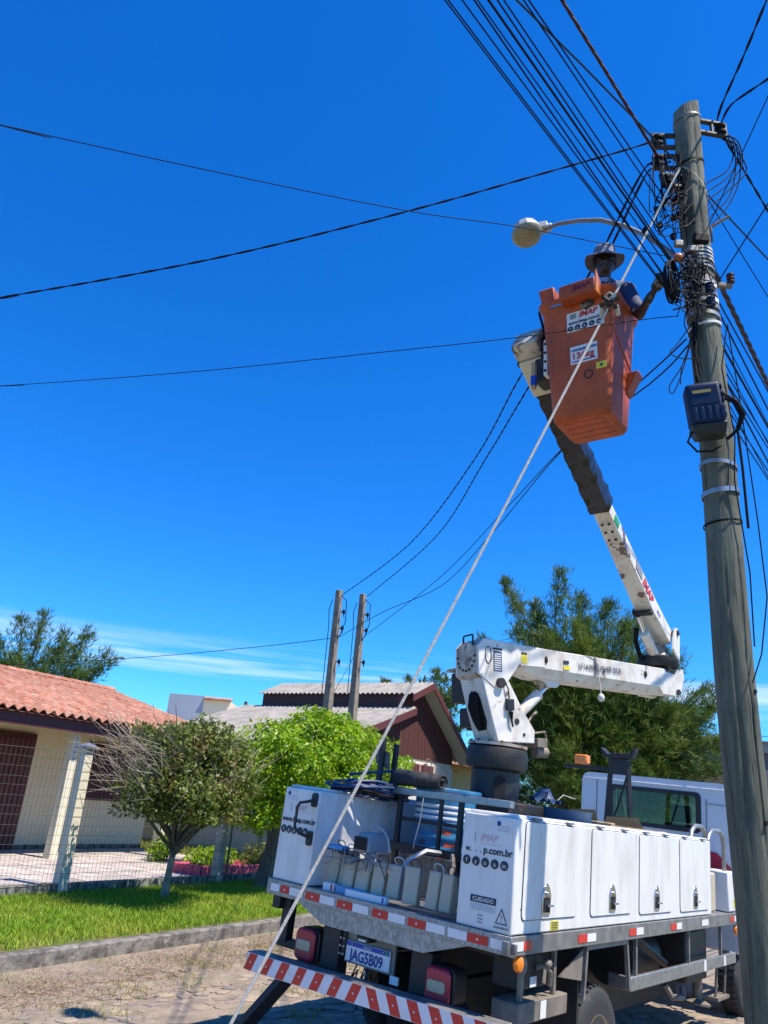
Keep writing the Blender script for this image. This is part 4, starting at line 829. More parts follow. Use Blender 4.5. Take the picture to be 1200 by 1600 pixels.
# cab
def ins(pl, zs):                # extra points on the right and left edges of a rounded rectangle
    return pl[:5]+[(pl[4][0], z) for z in zs]+pl[5:15]+[(pl[14][0], z) for z in reversed(zs)]+pl[15:]
def ring(mb, outer, inner, y0, y1):
    n = len(outer); vs = [(x, y0, z) for x, z in outer]+[(x, y0, z) for x, z in inner]+[(x, y1, z) for x, z in outer]+[(x, y1, z) for x, z in inner]; fs = []
    for k in range(n):
        q = (k+1) % n; fs += [(k, q, n+q, n+k), (2*n+k, 3*n+k, 3*n+q, 2*n+q), (n+k, n+q, 3*n+q, 3*n+k), (k, 2*n+k, 2*n+q, q)]
    return mb.add(vs, fs)
co = ins(rrect(-.93, .93, -.12, 1.34, .10), [.55, 1.12]); ho = ins(rrect(-.50, .54, .80, 1.165, .04), [.92, 1.04]); nco = len(co)
cab = ring(MB(), co, ho, 5.40, 5.44); ys = [5.44, 5.62, 6.42, 6.60]
vs = [(x, y, z) for y in ys for x, z in co]; fs = []
for a_ in range(3):
    for k in range(nco):
        q = (k+1) % nco
        if a_ == 1 and {round(co[k][1], 2), round(co[q][1], 2)} == {.55, 1.12}: continue
        fs.append((a_*nco+k, a_*nco+q, (a_+1)*nco+q, (a_+1)*nco+k))
cab.add(vs, fs).box(-.93, .93, 6.60, 7.08, -.12, .50).box(-.93, .93, 5.45, 6.6, -.119, -.08)
cb = cab.build('cab', 'cab_paint', truck)
MB().box(-1.0, 1.0, 5.39, 7.1, -.45, -.121).build('cab_skirt', 'cab_paint', cb, bevel=.02)
ring(MB(), ins(rrect(-.56, .60, .75, 1.215, .06), [.9, 1.06]), ho, 5.388, 5.412).build('window_gasket', 'black_paint', cb)
MB().prism(rrect(-.50, .54, .80, 1.165, .04), -5.425, -5.42, TYm).build('rear_window', 'cab_glass', cb)
for x in (.926, -.926): MB().add([(x, 5.62, .55), (x, 6.42, .55), (x, 6.42, 1.12), (x, 5.62, 1.12)], [(0, 1, 2, 3)]).build('side_window', 'cab_glass', cb)
MB().add([(-.86, 6.602, 1.30), (.86, 6.602, 1.30), (.88, 7.0, .50), (-.88, 7.0, .50)], [(0, 1, 2, 3)]).build('windscreen', 'cab_glass', cb)
for x in (-.87, .85): MB().tube([(x, 6.61, 1.29), (x+.01, 7.0, .50)], .03, 6).build('screen_pillar', 'cab_paint', cb)
MB().box(-.88, .88, 6.62, 6.98, .42, .56).build('dashboard', 'seat_dark', cb, bevel=.02)
MB().box(.02, .48, 5.72, 5.84, .05, .84).box(.02, .48, 5.84, 6.3, .05, .2).build('seat', 'seat_dark', cb, bevel=.04); MB().box(.12, .38, 5.72, 5.80, .85, 1.06).build('headrest', 'seat_dark', cb, bevel=.05)
MB().box(-.78, -.10, 5.72, 5.84, .05, .72).build('bench_back', 'seat_dark', cb, bevel=.04)
MB().box(.66, .665, 5.388, 5.402, .0, 1.15).box(.668, .90, 5.388, 5.402, 1.09, 1.095).box(-.7, .63, 5.388, 5.402, .68, .685).box(-.72, -.715, 5.388, 5.402, .1, 1.25).build('panel_seam', 'galv_dull', cb)
MB().box(-.9, .88, 5.386, 5.5, 1.25, 1.275).build('roof_gutter', 'cab_paint', cb, bevel=.006)
MB().prism([(.62, .30), (.93, .30), (.93, .42), (.78, .56), (.66, .58), (.62, .56)], -5.39, -5.384, TYm).build('red_sticker', 'lamp_red', cb)
# front box, grab loops
MB().box(.78, 1.06, 4.78, 5.2, .005, .40).build('front_box', 'white_paint', truck, bevel=.015); MB().box(1.061, 1.063, 4.95, 5.03, .05, .13).build('yellow_tag', 'yellow', truck)
MB().box(.72, .98, 4.25, 4.6, .005, .38).build('crate', 'ballast_grey', truck, bevel=.02)
for y0_, y1_, zt, xl in ((3.78, 4.28, .82, .98), (4.28, 4.85, .80, 1.0)):
    MB().tube([(xl, y0_, .69), (xl, y0_+.05, zt-.05), (xl, y0_+.16, zt), (xl, y1_-.16, zt), (xl, y1_-.05, zt-.04), (xl, y1_, zt-.14), (xl, y1_, .0)], .022, 10).build('grab_rail', 'galv', truck)
# boom rest: black A frame
ar = MB()
for s in (-1, 1): ar.tube([(-.02+s*.17, 4.40, .0), (-.02+s*.145, 4.40, .75), (-.02+s*.10, 4.40, 1.42)], .035, 4)
ar.box(-.17, .13, 4.37, 4.43, .70, .82).box(-.13, .09, 4.36, 4.44, 1.28, 1.46).build('boom_rest', 'black_paint', truck, bevel=.006)
MB().prism([(-.19, 1.46), (.15, 1.46), (.20, 1.58), (.17, 1.58), (.10, 1.50), (-.14, 1.50), (-.21, 1.57), (-.24, 1.57)], -4.45, -4.33, TYm).build('rest_saddle', 'black_paint', truck, bevel=.005)
for k in range(3): MB().box(-.115+k*.075, -.05+k*.075, 4.345, 4.44, 1.502, 1.52).build('rest_pad', 'rubber', truck, bevel=.004)
MB().tube([(.10, 4.46, 1.45), (-.03, 4.46, 1.0), (-.12, 4.46, .75)], .012, 6).build('rest_brace', 'black_paint', truck)
MB().box(-.72, -.13, 4.38, 4.42, 1.31, 1.35).build('beacon_bar', 'black_paint', truck, bevel=.004)
MB().box(-.56, -.40, 4.33, 4.45, 1.36, 1.47).build('beacon', 'lamp_amber', truck, bevel=.015)
# rear rack frame between the lockers
rk = MB().box(-.53, .60, .75, .82, .745, .80).build('rack_top_bar', 'galv', truck, bevel=.006)
MB().box(-.475, -.435, .76, .80, .0, .744).box(.13, .17, .76, .80, .0, .744).box(-.055, -.025, .765, .795, .36, .744).build('rack_post', 'black_paint', truck, bevel=.004)
MB().box(-.52, .66, .755, .805, .315, .375).box(-.434, .129, .77, .795, .545, .575).build('rack_bar', 'black_paint', truck, bevel=.004)
MB().box(-.68, .66, .84, .86, .0, .30).build('rack_panel', 'galv_dull', truck)
# upright black boards on the left locker top
MB().box(-.80, -.755, .84, .88, .70, 1.20).box(-.73, -.69, .95, .99, .70, 1.16).build('stake', 'black_paint', truck, bevel=.004)
MB().prism([(-.86, .98), (-.70, .93), (-.72, 1.08), (-.88, 1.12)], -.9, -.885, TYm).build('bent_plate', 'dusty_steel', truck)

# ---- turret and pedestal
PY = 1.53
pd = MB().box(-.42, .38, PY-.38, PY+.38, .0, .80).build('pedestal_base', 'dark_grease', truck, bevel=.02)
MB().lathe([(.215, .80), (.215, 1.04)], 32, Matrix.Translation((0, PY, 0))).build('pedestal', 'black_paint', truck)
MB().lathe([(.21, 1.04), (.262, 1.06), (.275, 1.10), (.275, 1.19), (.262, 1.235), (.24, 1.25)], 40, Matrix.Translation((0, PY, 0))).build('slewing_ring', 'dark_grease', truck)
MB().lathe([(.265, 1.251), (.265, 1.275)], 40, Matrix.Translation((0, PY, 0))).build('turret_flange', 'rusty_white', truck)
for k in range(14): a = 2*math.pi*k/14; MB().cyl((.248*math.cos(a), PY+.248*math.sin(a), 1.276), (.248*math.cos(a), PY+.248*math.sin(a), 1.292), .011, n=6).build('flange_bolt', 'dark_grease', truck)
MB(Matrix.Translation((0, PY, 0)) @ Matrix.Rotation(R(42), 4, 'Z')).prism(rrect(-.05, .05, .78, 1.0, .045), .20, .221, TYm).build('pedestal_opening', 'dark_hole', truck)
# boom coordinates: x along the boom, y to its right, z up
BO = Vector((1.23, 7.16, 3.10)); bdx = Vector((.8645, .4991, .06)).normalized(); brt = Vector((.5, -.866, 0)); bup = brt.cross(bdx).normalized()
BM = Matrix(((bdx.x, brt.x, bup.x, BO.x), (bdx.y, brt.y, bup.y, BO.y), (bdx.z, brt.z, bup.z, BO.z), (0, 0, 0, 1)))
def bw(mb_fn, name, m, parent=truck, **k): return mb_fn.build(name, m, parent, world=True, **k)
BXZ = BM @ Matrix(((1, 0, 0, 0), (0, 0, 1, 0), (0, 1, 0, 0), (0, 0, 0, 1)))      # profile (x,z) pushed along right
# turret column: two side plates and a rear plate, tapering
col = MB(BXZ)
for y0_, y1_ in ((.13, .165), (-.165, -.13)):
    col.prism([(-.22, -.73), (.20, -.73), (.21, -.62), (.08, -.45), (-.08, -.20), (-.10, -.06), (-.36, -.06), (-.38, -.20), (-.31, -.45)], y0_, y1_)
turret = bw(col, 'turret', 'boom_paint', bevel=.006)
bw(MB(BM).add([(-.22, -.13, -.73), (-.22, .13, -.73), (-.31, .13, -.45), (-.31, -.13, -.45), (-.38, .13, -.20), (-.38, -.13, -.20), (-.36, .13, -.06), (-.36, -.13, -.06)], [(0, 1, 2, 3), (3, 2, 4, 5), (5, 4, 6, 7)]), 'rear_plate', 'boom_paint', turret)
def rpx(z): return (-.22+(z+.73)/.28*-.09 if z < -.45 else -.31+(z+.45)/.25*-.07)-.004
op = [(-.07, -.64), (.05, -.63), (.085, -.56), (.07, -.36), (.03, -.30), (-.05, -.30), (-.085, -.36), (-.09, -.52)]
bw(MB(BM).add([(rpx(z), y, z) for y, z in op]+[(rpx(z)+.003, y, z) for y, z in op], [tuple(range(8)), tuple(range(15, 7, -1))]), 'rear_opening', 'dark_hole', turret, smooth=False)
for k in range(7): bw(MB(BM).tube([(-.355, -.05+k*.017, -.32), (-.365, -.06+k*.02, -.44), (-.33, -.03+k*.012, -.56), (-.28, -.04+k*.01, -.62)], .011, 6), 'hydraulic_hose', 'cable_black', turret)
bw(MB(BM).box(-.395, -.375, -.06, .02, -.20, .0), 'channel', 'rusty_white', turret)
bw(MB(BM).box(-.13, -.05, .166, .20, -.46, -.36), 'junction_box', 'black_paint', turret, bevel=.006)
bw(MB(BM).tube([(-.10, .185, -.36), (-.11, .19, -.28), (-.14, .18, -.20)], .006, 5), 'cable', 'cable_black', turret)
bw(MB(BM).tube([(-.08, .185, -.47), (-.08, .19, -.55), (-.06, .18, -.60)], [.02, .009, .008], 6), 'cable', 'cable_black', turret)
for x, z, r_ in ((.0, -.55, .026), (.08, -.66, .014)): bw(MB(BM).cyl((x, .165, z), (x, .171, z), r_, n=16), 'oil_hole', 'dark_grease', turret)
# drive motor and black housings to the left of the turret
bw(MB(BM).box(-.30, .05, -.42, -.20, -.38, -.10).box(-.22, .02, -.40, -.2, -.60, -.42).cyl((-.1, -.32, -.62), (-.1, -.32, -.38), .08, n=12), 'hydraulic_valve', 'dark_grease', turret, bevel=.015)
bw(MB(BM).box(-.34, .06, -.44, -.19, -.09, -.06), 'valve_cover', 'rusty_white', turret, bevel=.006)
bw(MB(BM).cyl((.30, .05, -.80), (.44, .05, -.80), .05, n=12).box(.27, .39, -.03, .13, -.76, -.68).tube([(.24, .1, -.64), (.39, .1, -.62), (.41, .1, -.70)], .012, 6), 'slew_motor', 'dusty_steel', turret, bevel=.008)
# head and main boom
head = MB(BXZ)
for y0_, y1_ in ((.145, .172), (-.172, -.145)):
    head.prism([(-.43, .09), (-.43, -.16), (-.23, -.285), (-.13, -.25), (.04, -.05), (.36, -.042), (.36, .135), (-.36, .16)], y0_, y1_)
boom = bw(head, 'lower_boom', 'boom_paint', bevel=.006)
bw(MB(BM).add([(.30, -.168, .137), (.30, .168, .137), (.30, .168, -.045), (.30, -.168, -.045), (2.08, -.165, .10), (2.08, .165, .10), (2.08, .165, -.095), (2.08, -.165, -.095), (.02, .17, -.048), (.02, -.17, -.048), (.30, .10, -.135), (.30, -.10, -.135), (2.0, .10, -.165), (2.0, -.10, -.165)],
           [(0, 1, 5, 4), (1, 2, 6, 5), (3, 0, 4, 7), (2, 10, 12, 6), (11, 3, 7, 13), (10, 11, 13, 12), (8, 10, 2), (9, 3, 11), (8, 9, 11, 10), (4, 5, 6, 7), (6, 12, 13, 7)]), 'boom_beam', 'boom_paint', boom, bevel=.006, ang=20)
bw(MB(BM).add([(-.43, -.15, .09), (-.43, .15, .09), (-.43, .15, -.16), (-.43, -.15, -.16), (-.36, .15, .16), (-.36, -.15, .16), (.32, .15, .14), (.32, -.15, .14), (-.30, .15, -.24), (-.30, -.15, -.24)], [(0, 1, 2, 3), (1, 0, 5, 4), (4, 5, 7, 6), (3, 2, 8, 9)]), 'head_cover', 'rusty_white', boom)
bw(MB(BM).cyl((-.4305, 0, .0), (-.436, 0, .0), .13, n=28), 'inspection_cover', 'rusty_white', boom)
for k in range(9): a = math.pi+math.pi*k/8; bw(MB(BM).cyl((-.437, .125*math.cos(a), .0+.125*math.sin(a)), (-.444, .125*math.cos(a), .0+.125*math.sin(a)), .013, n=6), 'cover_bolt', 'dark_grease', boom)
bw(MB(BM).tube([(-.42, -.06, .10), (-.42, -.06, .19), (-.41, -.04, .20), (-.41, .06, .20), (-.42, .08, .19), (-.42, .08, .10)], .009, 6), 'lifting_eye', 'dark_grease', boom)
bw(MB(BM).cyl((-.19, -.205, -.225), (-.19, .205, -.225), .045, n=16), 'pivot_pin', 'dark_grease', boom, bevel=.005)
ov = bw(MB(BM).tube([(-.32+.034*math.cos(2*math.pi*k/20), .1745, .015+.075*math.sin(2*math.pi*k/20)) for k in range(21)], .004, 5, False), 'oval_plate_rim', 'dark_grease', boom)
bw(MB(BM).box(-.26, -.165, .1725, .1745, -.125, .055), 'data_plate', 'label_dark', boom)
for k in range(8): bw(MB(BM).box(-.25, -.175, .1746, .1752, -.115+k*.02, -.106+k*.02), 'data_line', 'label_white', boom)
bw(MB(BM).box(-.27, -.155, .1725, .176, .068, .083), 'rusty_strip', 'dark_grease', boom)
bw(MB(BM).box(.07, .14, .1725, .174, -.025, .07), 'yellow_sticker', 'yellow', boom); bw(MB(BM).box(.07, .14, .1741, .1748, .055, .075), 'sticker_head', 'ink_black', boom)
bw(MB(BM).box(.60, .68, .1725, .174, -.038, .0), 'yellow_sticker', 'yellow', boom); bw(MB(BM).box(.60, .67, .1725, .174, .018, .05), 'sticker_lines', 'ink_black', boom)
for x, z in ((.38, .035), (1.75, .02)): bw(MB(BM).ell((x, .172, z), (.02, .012, .035), 10, 7), 'boss', 'dark_grease', boom)
text('LI 14.000  OTHER SIDE', boom, BM @ Vector((.80, .1752, -.012)), bdx, bup, .075, 'label_dark', True, .001, sx=.80)
bw(MB(BM).tube([(1.03, .178, .12), (1.04, .185, .05), (1.04, .19, -.05)], .014, 6).ell((1.04, .19, .02), (.016, .02, .06), 8, 6), 'lashing', 'rope', boom)
bw(MB(BM).tube([(1.04, .19, -.04), (1.05, .20, -.16), (1.05, .20, -.235)], .006, 6).ell((1.05, .20, -.27), (.034, .034, .04), 10, 8), 'hanging_weight', 'wire_white', boom)
bw(MB(BM).tube([(.45, .12, .14), (.75, .15, .128), (1.02, .178, .118)], .004, 5), 'cord', 'rope', boom)
# end bracket of the lower boom
end = MB(BXZ)
for y0_, y1_ in ((.10, .165), (-.165, -.10)): end.prism([(1.95, -.09), (1.95, .07), (2.1, .075), (2.22, .05), (2.26, .115), (2.36, .115), (2.36, .02), (2.30, -.12), (2.2, -.175), (2.0, -.165)], y0_, y1_)
bw(end, 'end_bracket', 'boom_paint', boom, bevel=.006); bw(MB(BM).box(1.98, 2.30, -.10, .10, -.15, .0), 'end_block', 'boom_paint', boom, bevel=.008)
bw(MB(BM).cyl((2.24, .165, -.13), (2.24, .18, -.13), .03, n=12), 'end_pin', 'dark_grease', boom)
# lift cylinder
bw(MB(BM).cyl((.02, 0, -.58), (.42, 0, -.27), .052, n=18), 'lift_cylinder', 'boom_paint', truck); bw(MB(BM).cyl((.42, 0, -.27), (.53, 0, -.185), .026, n=14), 'cylinder_rod', 'chrome', truck)
bw(MB(BM).tube([(.12, .03, -.60), (.20, .06, -.58), (.24, .05, -.53), (.30, .05, -.47), (.33, .07, -.44)], .011, 6), 'cylinder_pipe', 'rusty_white', truck)
bw(MB(BXZ).prism([(.40, -.13), (.68, -.13), (.60, -.20), (.50, -.205)], .05, .07).prism([(.40, -.13), (.68, -.13), (.60, -.20), (.50, -.205)], -.07, -.05), 'cylinder_lug', 'boom_paint', truck, bevel=.004)
# elbow turntable
EL = BM @ Vector((2.16, 0, .185))
bw(MB(Matrix.Translation(EL)).lathe([(.10, -.12), (.11, -.06), (.20, -.055), (.215, -.03), (.215, .045), (.19, .06), (.14, .065)], 36), 'elbow_turntable', 'dark_grease', truck)
# upper arm: x along from elbow to tip, y to its right, z up
A0 = Vector((3.16, 8.22, 3.60)); A1 = Vector((1.13, 5.66, 5.60)); adx = (A1-A0).normalized(); alen = (A1-A0).length
art = adx.cross(Vector((0, 0, 1))).normalized(); art = -art if art.dot(Vector((1, -1, 0))) < 0 else art
aup = Vector((0, 0, 1))-adx*adx.z; aup.normalize()
AM = Matrix(((adx.x, art.x, aup.x, A0.x), (adx.y, art.y, aup.y, A0.y), (adx.z, art.z, aup.z, A0.z), (0, 0, 0, 1)))
AXZ = AM @ Matrix(((1, 0, 0, 0), (0, 0, 1, 0), (0, 1, 0, 0), (0, 0, 0, 1)))
arm = bw(MB(AM).add([(.06, -.10, -.04), (.06, .10, -.04), (.06, .10, .13), (.06, -.10, .13), (.60, -.094, -.092), (.60, .094, -.092), (.60, .094, .088), (.60, -.094, .088), (2.0, -.079, -.068), (2.0, .079, -.068), (2.0, .079, .07), (2.0, -.079, .07), (alen-.3, -.078, -.072), (alen-.3, .078, -.072), (alen-.3, .078, .075), (alen-.3, -.078, .075)],
                    [(0, 3, 2, 1), (12, 13, 14, 15)]+[(4*k+i, 4*k+(i+1) % 4, 4*k+4+(i+1) % 4, 4*k+4+i) for k in range(3) for i in range(4)]), 'upper_arm', 'boom_paint', truck, bevel=.008)
for k in range(6): bw(MB(AM).ell((1.62+.10*(k//2), -.035+.068*(k % 2), -.084), (.014, .016, .008), 8, 6), 'arm_bolt', 'dark_grease', arm)
bw(MB(AM).box(.62, .665, -.095, .095, -.15, -.10).box(.62, .70, -.10, -.085, -.17, -.10), 'cylinder_mount', 'dark_grease', arm, bevel=.006)
bw(MB(AM).box(1.72, 1.84, .086, .0885, -.045, .04), 'green_sticker', 'green', arm); 
bw(MB(AM).prism([(1.02, -.04), (1.20, -.04), (1.22, .055), (1.04, .055)], .090, .0955, Matrix(((1, 0, 0, 0), (0, 0, 1, 0), (0, 1, 0, 0), (0, 0, 0, 1)))), 'maker_crest', 'ink_grey', arm)
text('IMAP', arm, AM @ Vector((1.0, .0965, -.05)), -adx, aup, .145, 'ink_red', True, .006, .3, .95)
text('IMAP', arm, AM @ Vector((.55, .1005, -.02)), -adx, aup, .06, 'ink_grey', True, .001, 0, .8)
# arm cylinder under the arm, base yoke
bw(MB(AM).cyl((.02, -.05, -.20), (.44, -.05, -.20), .055, n=16), 'arm_cylinder', 'boom_paint', arm); bw(MB(AM).cyl((.44, -.05, -.20), (.64, -.05, -.165), .025, n=12), 'arm_rod', 'chrome', arm)
bw(MB(AM).tube([(.48, -.12, -.18), (.35, -.16, -.24), (.15, -.17, -.27), (.05, -.12, -.25)], .026, 8), 'arm_hose', 'cable_black', arm)
bw(MB(AXZ).prism([(-.12, -.17), (.10, -.14), (.14, .13), (.08, .18), (.0, .15)], .125, .155).prism([(-.12, -.17), (.10, -.14), (.14, .13), (.08, .18), (.0, .15)], -.155, -.125), 'arm_yoke', 'boom_paint', arm, bevel=.006)
bw(MB(AM).cyl((.08, -.165, .11), (.08, .17, .11), .03, n=12), 'yoke_pin', 'dark_grease', arm)
bw(MB(Matrix.Translation(EL)).lathe([(.16, .066), (.12, .11), (.09, .2)], 20), 'elbow_base', 'rusty_white', arm)
# black wrinkled cover on the upper half of the arm
cv = MB(AM); n0 = 34; vs = []
for i in range(n0+1):
    x = 1.98+(alen-.45-1.98)*i/n0; w = .012*math.sin(i*1.9)+random.uniform(-.008, .008)
    ring = [(-.098, -.096), (0, -.104), (.098, -.096), (.106, 0), (.098, .098), (0, .108), (-.098, .098), (-.106, 0)]
    for q, (yy, zz) in enumerate(ring): j = .010*math.sin(i*1.3+q*2.2)+random.uniform(-.006, .006); f_ = 1+w*1.4+j*4.2; vs.append((x+random.uniform(-.012, .012), yy*f_, zz*f_))
cv.add(vs, [(i*8+q, i*8+(q+1) % 8, (i+1)*8+(q+1) % 8, (i+1)*8+q) for i in range(n0) for q in range(8)])
bw(cv, 'arm_cover', 'black_vinyl', arm, ang=75)
bw(MB(AM).box(alen-.46, alen-.10, -.11, .11, -.13, .13), 'tip_housing', 'cream_pillar', arm, bevel=.015)
bw(MB(AM).box(alen-.10, alen+.06, -.12, .12, -.12, .12), 'tip_cap', 'rusty_white', arm, bevel=.02)
bw(MB(AM).box(alen-.14, alen-.102, -.122, .122, -.125, .125), 'tip_band', 'black_paint', arm)
# ---- bucket: x right, y away from the lens, z up
KM = Matrix(((.799*.965, .602*.965, 0, 1.60), (-.602*.965, .799*.965, 0, 5.46), (0, 0, 1, .035), (0, 0, 0, 1)))
def ringpts(h, r, z, n=5): return [(x, y, z) for x, y in rrect(-h, h, -h, h, r, n)]
levels = [(.19, .05, 4.668), (.225, .055, 4.674), (.245, .06, 4.71), (.262, .065, 4.95), (.282, .065, 5.25), (.302, .065, 5.55), (.316, .065, 5.71), (.338, .07, 5.73), (.342, .07, 5.765), (.322, .06, 5.772), (.30, .055, 5.75), (.27, .05, 5.2), (.225, .05, 4.75)]
bk = MB(KM); nr = len(ringpts(.3, .06, 0)); vs = []; fs = []
for h_, r_, z_ in levels: vs += ringpts(h_, r_, z_)
for i in range(len(levels)-1):
    for j in range(nr): fs.append((i*nr+j, i*nr+(j+1) % nr, (i+1)*nr+(j+1) % nr, (i+1)*nr+j))
fs.append(tuple(range(nr-1, -1, -1))); fs.append(tuple((len(levels)-1)*nr+j for j in range(nr)))
bucket = bw(bk.add(vs, fs), 'bucket', 'orange_glass', truck, ang=60)
for y in (-.14, -.05, .05, .14): bw(MB(KM).box(-.17, .17, y-.03, y+.03, 4.664, 4.6695), 'bottom_rib', 'orange_glass', bucket, bevel=.006)
fz = lambda z: -.24-.0667*(z-4.7)-.004     # front face depth at height z
FU = Vector((0, -.0667, 1)).normalized(); kx = KM.to_3x3() @ Vector((1, 0, 0)); ku = KM.to_3x3() @ FU
def sticker(name, x0, x1, z0, z1, m, lift=.003):
    q = [(x0, fz(z0)-lift, z0), (x1, fz(z0)-lift, z0), (x1, fz(z1)-lift, z1), (x0, fz(z1)-lift, z1)]; q2 = [(x, y+.004, z) for x, y, z in q]
    return bw(MB(KM).add(q+q2, [(0, 1, 2, 3), (4, 7, 6, 5), (0, 4, 5, 1), (1, 5, 6, 2), (2, 6, 7, 3), (3, 7, 4, 0)]), name, m, bucket)
def btext(body, x, z, size, m, sx=1., offset=0., shear=0., align='LEFT', lift=.0075): return text(body, bucket, KM @ Vector((x, fz(z)-lift, z)), kx, ku, size, m, True, offset, shear, sx, align=align)
sticker('maker_sticker', -.075, .245, 5.43, 5.605, 'label_white', .006)
btext('IMAP', .03, 5.545, .068, 'ink_red', 1., .002, .25, lift=.0095); btext('www.imap.com.br', -.06, 5.495, .042, 'ink_black', .88, .001, lift=.0095)
bw(MB(KM).box(-.045, .005, fz(5.57)-.0095, fz(5.57)-.007, 5.545, 5.59), 'sticker_crest', 'ink_grey', bucket)
for k in range(5):
    p = Vector((-.045+.062*k, fz(5.46), 5.46)); bw(MB(KM).cyl(p+Vector((0, -.006, 0)), p+Vector((0, -.0095, 0)), .024, n=16), 'social_disc', 'ink_black', bucket)
    btext(('f', 'y', 'o', 'u', 'in')[k], -.045+.062*k, 5.448, .034, 'label_white', 1, 0, 0, 'CENTER', lift=.0105)
sticker('capacity_sticker', -.055, .175, 5.135, 5.29, 'label_white', .006)
btext('136kg', -.045, 5.175, .078, 'ink_red', 1.0, .002, lift=.0095); btext('CAPACIDADE MAXIMA', -.045, 5.245, .026, 'ink_blue', .78, .001, lift=.0095)
bw(MB(KM).box(-.04, .16, fz(5.15)-.009, fz(5.15)-.007, 5.149, 5.157), 'sticker_line', 'ink_blue', bucket); sticker('yellow_tag', .16, .245, 5.045, 5.10, 'yellow', .006); sticker('tag_mark', .19, .215, 5.06, 5.085, 'label_dark', .0075)
for x, z in ((.09, 5.02), (-.05, 5.035)):
    p0 = Vector((x, fz(z)-.003, z)); bw(MB(KM).tube([p0+Vector((.034*math.cos(t), -.0667*-.034*math.sin(t)*-1, .034*math.sin(t))) for t in [2*math.pi*k/24 for k in range(25)]], .005, 5, False), 'ring_mark', 'dark_grease' if x > 0 else 'orange_glass', bucket)
# control cover on the front lip, small box to the left, steps, rib
cx0, cx1 = -.085, .225
cc = bw(MB(KM).prism([(-.32, 5.665), (-.33, 5.80), (-.455, 5.785), (-.455, 5.655)], cx0, cx1, Matrix(((0, 0, 1, 0), (1, 0, 0, 0), (0, 1, 0, 0), (0, 0, 0, 1)))), 'control_cover', 'orange_glass', bucket, bevel=.006)
bw(MB(KM).prism([(-.455, 5.65), (-.335, 5.665), (-.31, 5.78), (-.44, 5.86)], cx1+.001, cx1+.012, Matrix(((0, 0, 1, 0), (1, 0, 0, 0), (0, 1, 0, 0), (0, 0, 0, 1)))), 'lit_flap', 'orange_bright', cc)  # sunlit right side of the cover, light put into a brighter orange
text('IMAP', cc, KM @ Vector((.03, -.4575, 5.705)), kx, (0, 0, 1), .065, 'ink_dred', True, .003, .25)
bw(MB(KM).frustum((-.37, -.25, -.14, -.02), (-.41, -.26, -.16, .0), 5.86, 6.05).box(-.36, -.27, -.12, -.03, 5.74, 5.859), 'lever_box', 'orange_glass', bucket, bevel=.012)
bw(MB(KM).tube([(-.37, -.13, 5.95), (-.40, -.15, 5.82), (-.37, -.15, 5.70), (-.36, -.12, 5.60)], .012, 6).tube([(-.36, -.12, 5.60), (-.42, -.10, 5.52), (-.40, -.05, 5.42)], .014, 6).tube([(-.44, -.16, 5.56), (-.39, -.1, 5.48), (-.42, -.02, 5.40)], .01, 6), 'control_hose', 'cable_black', bucket)
bw(MB(KM).box(-.335, -.30, -.20, -.12, 5.16, 5.50), 'bucket_mount', 'label_white', bucket, bevel=.004)
for k in range(4): bw(MB(KM).cyl((-.318, -.2005, 5.20+k*.085), (-.318, -.208, 5.20+k*.085), .012, n=8), 'mount_bolt', 'dark_hole', bucket)
bw(MB(KM).box(-.47, -.325, -.10, .10, 5.18, 5.48), 'leveling_block', 'dark_grease', bucket, bevel=.02)
bw(MB(KM).box(-.455, -.42, -.19, -.15, 5.07, 5.32), 'tool_handle', 'carton', bucket, bevel=.006); bw(MB(KM).box(-.458, -.417, -.193, -.147, 5.10, 5.19), 'blue_tape', 'plate_blue', bucket)
bw(MB(KM).frustum((.262, .275, .12, .25), (.272, .375, .12, .25), 5.0, 5.18), 'step_pocket', 'orange_glass', bucket, bevel=.008)
bw(MB(KM).frustum((-.285, -.268, -.12, .02), (-.34, -.272, -.12, .02), 5.12, 5.32), 'step_pocket', 'orange_glass', bucket, bevel=.008)
bw(MB(KM).tube([(.293, -.24, 5.42), (.281, .24, 5.22)], .009, 6), 'side_rib', 'orange_glass', bucket)
bw(MB(KM).box(-.22, .22, -.33, -.318, 5.70, 5.722), 'lip_bracket', 'galv', bucket)

# ------------------------------------------------------------------ loose things on the truck (truck coordinates)
def tt(name, label, cat, loc, group=None, rz=0.):
    return thing(name, label, cat, group=group, mtx=TM @ Matrix.Translation(loc) @ Matrix.Rotation(rz, 4, 'Z'))
dr = tt('steel_drum', 'tall blue steel drum with a red 7 behind the rear rack', 'drum', (-.22, 1.14, .0), rz=-.18)
prf = [(.27, .0), (.283, .01), (.283, .03), (.275, .04)]
for zc in (.27, .36, .45, .54): prf += [(.275, zc-.03), (.284, zc-.012), (.284, zc+.012), (.275, zc+.03)]
prf += [(.275, .80), (.285, .81), (.285, .83), (.272, .84)]
MB().lathe(prf, 40).build('shell', 'drum_blue', dr)
for zc in (.60, .645, .69): MB().lathe([(.2755, zc-.014), (.279, zc-.006), (.279, zc+.006), (.2755, zc+.014)], 40).build('reflection_band', 'label_white', dr)  # white bands put the reflections on the drum into its colour
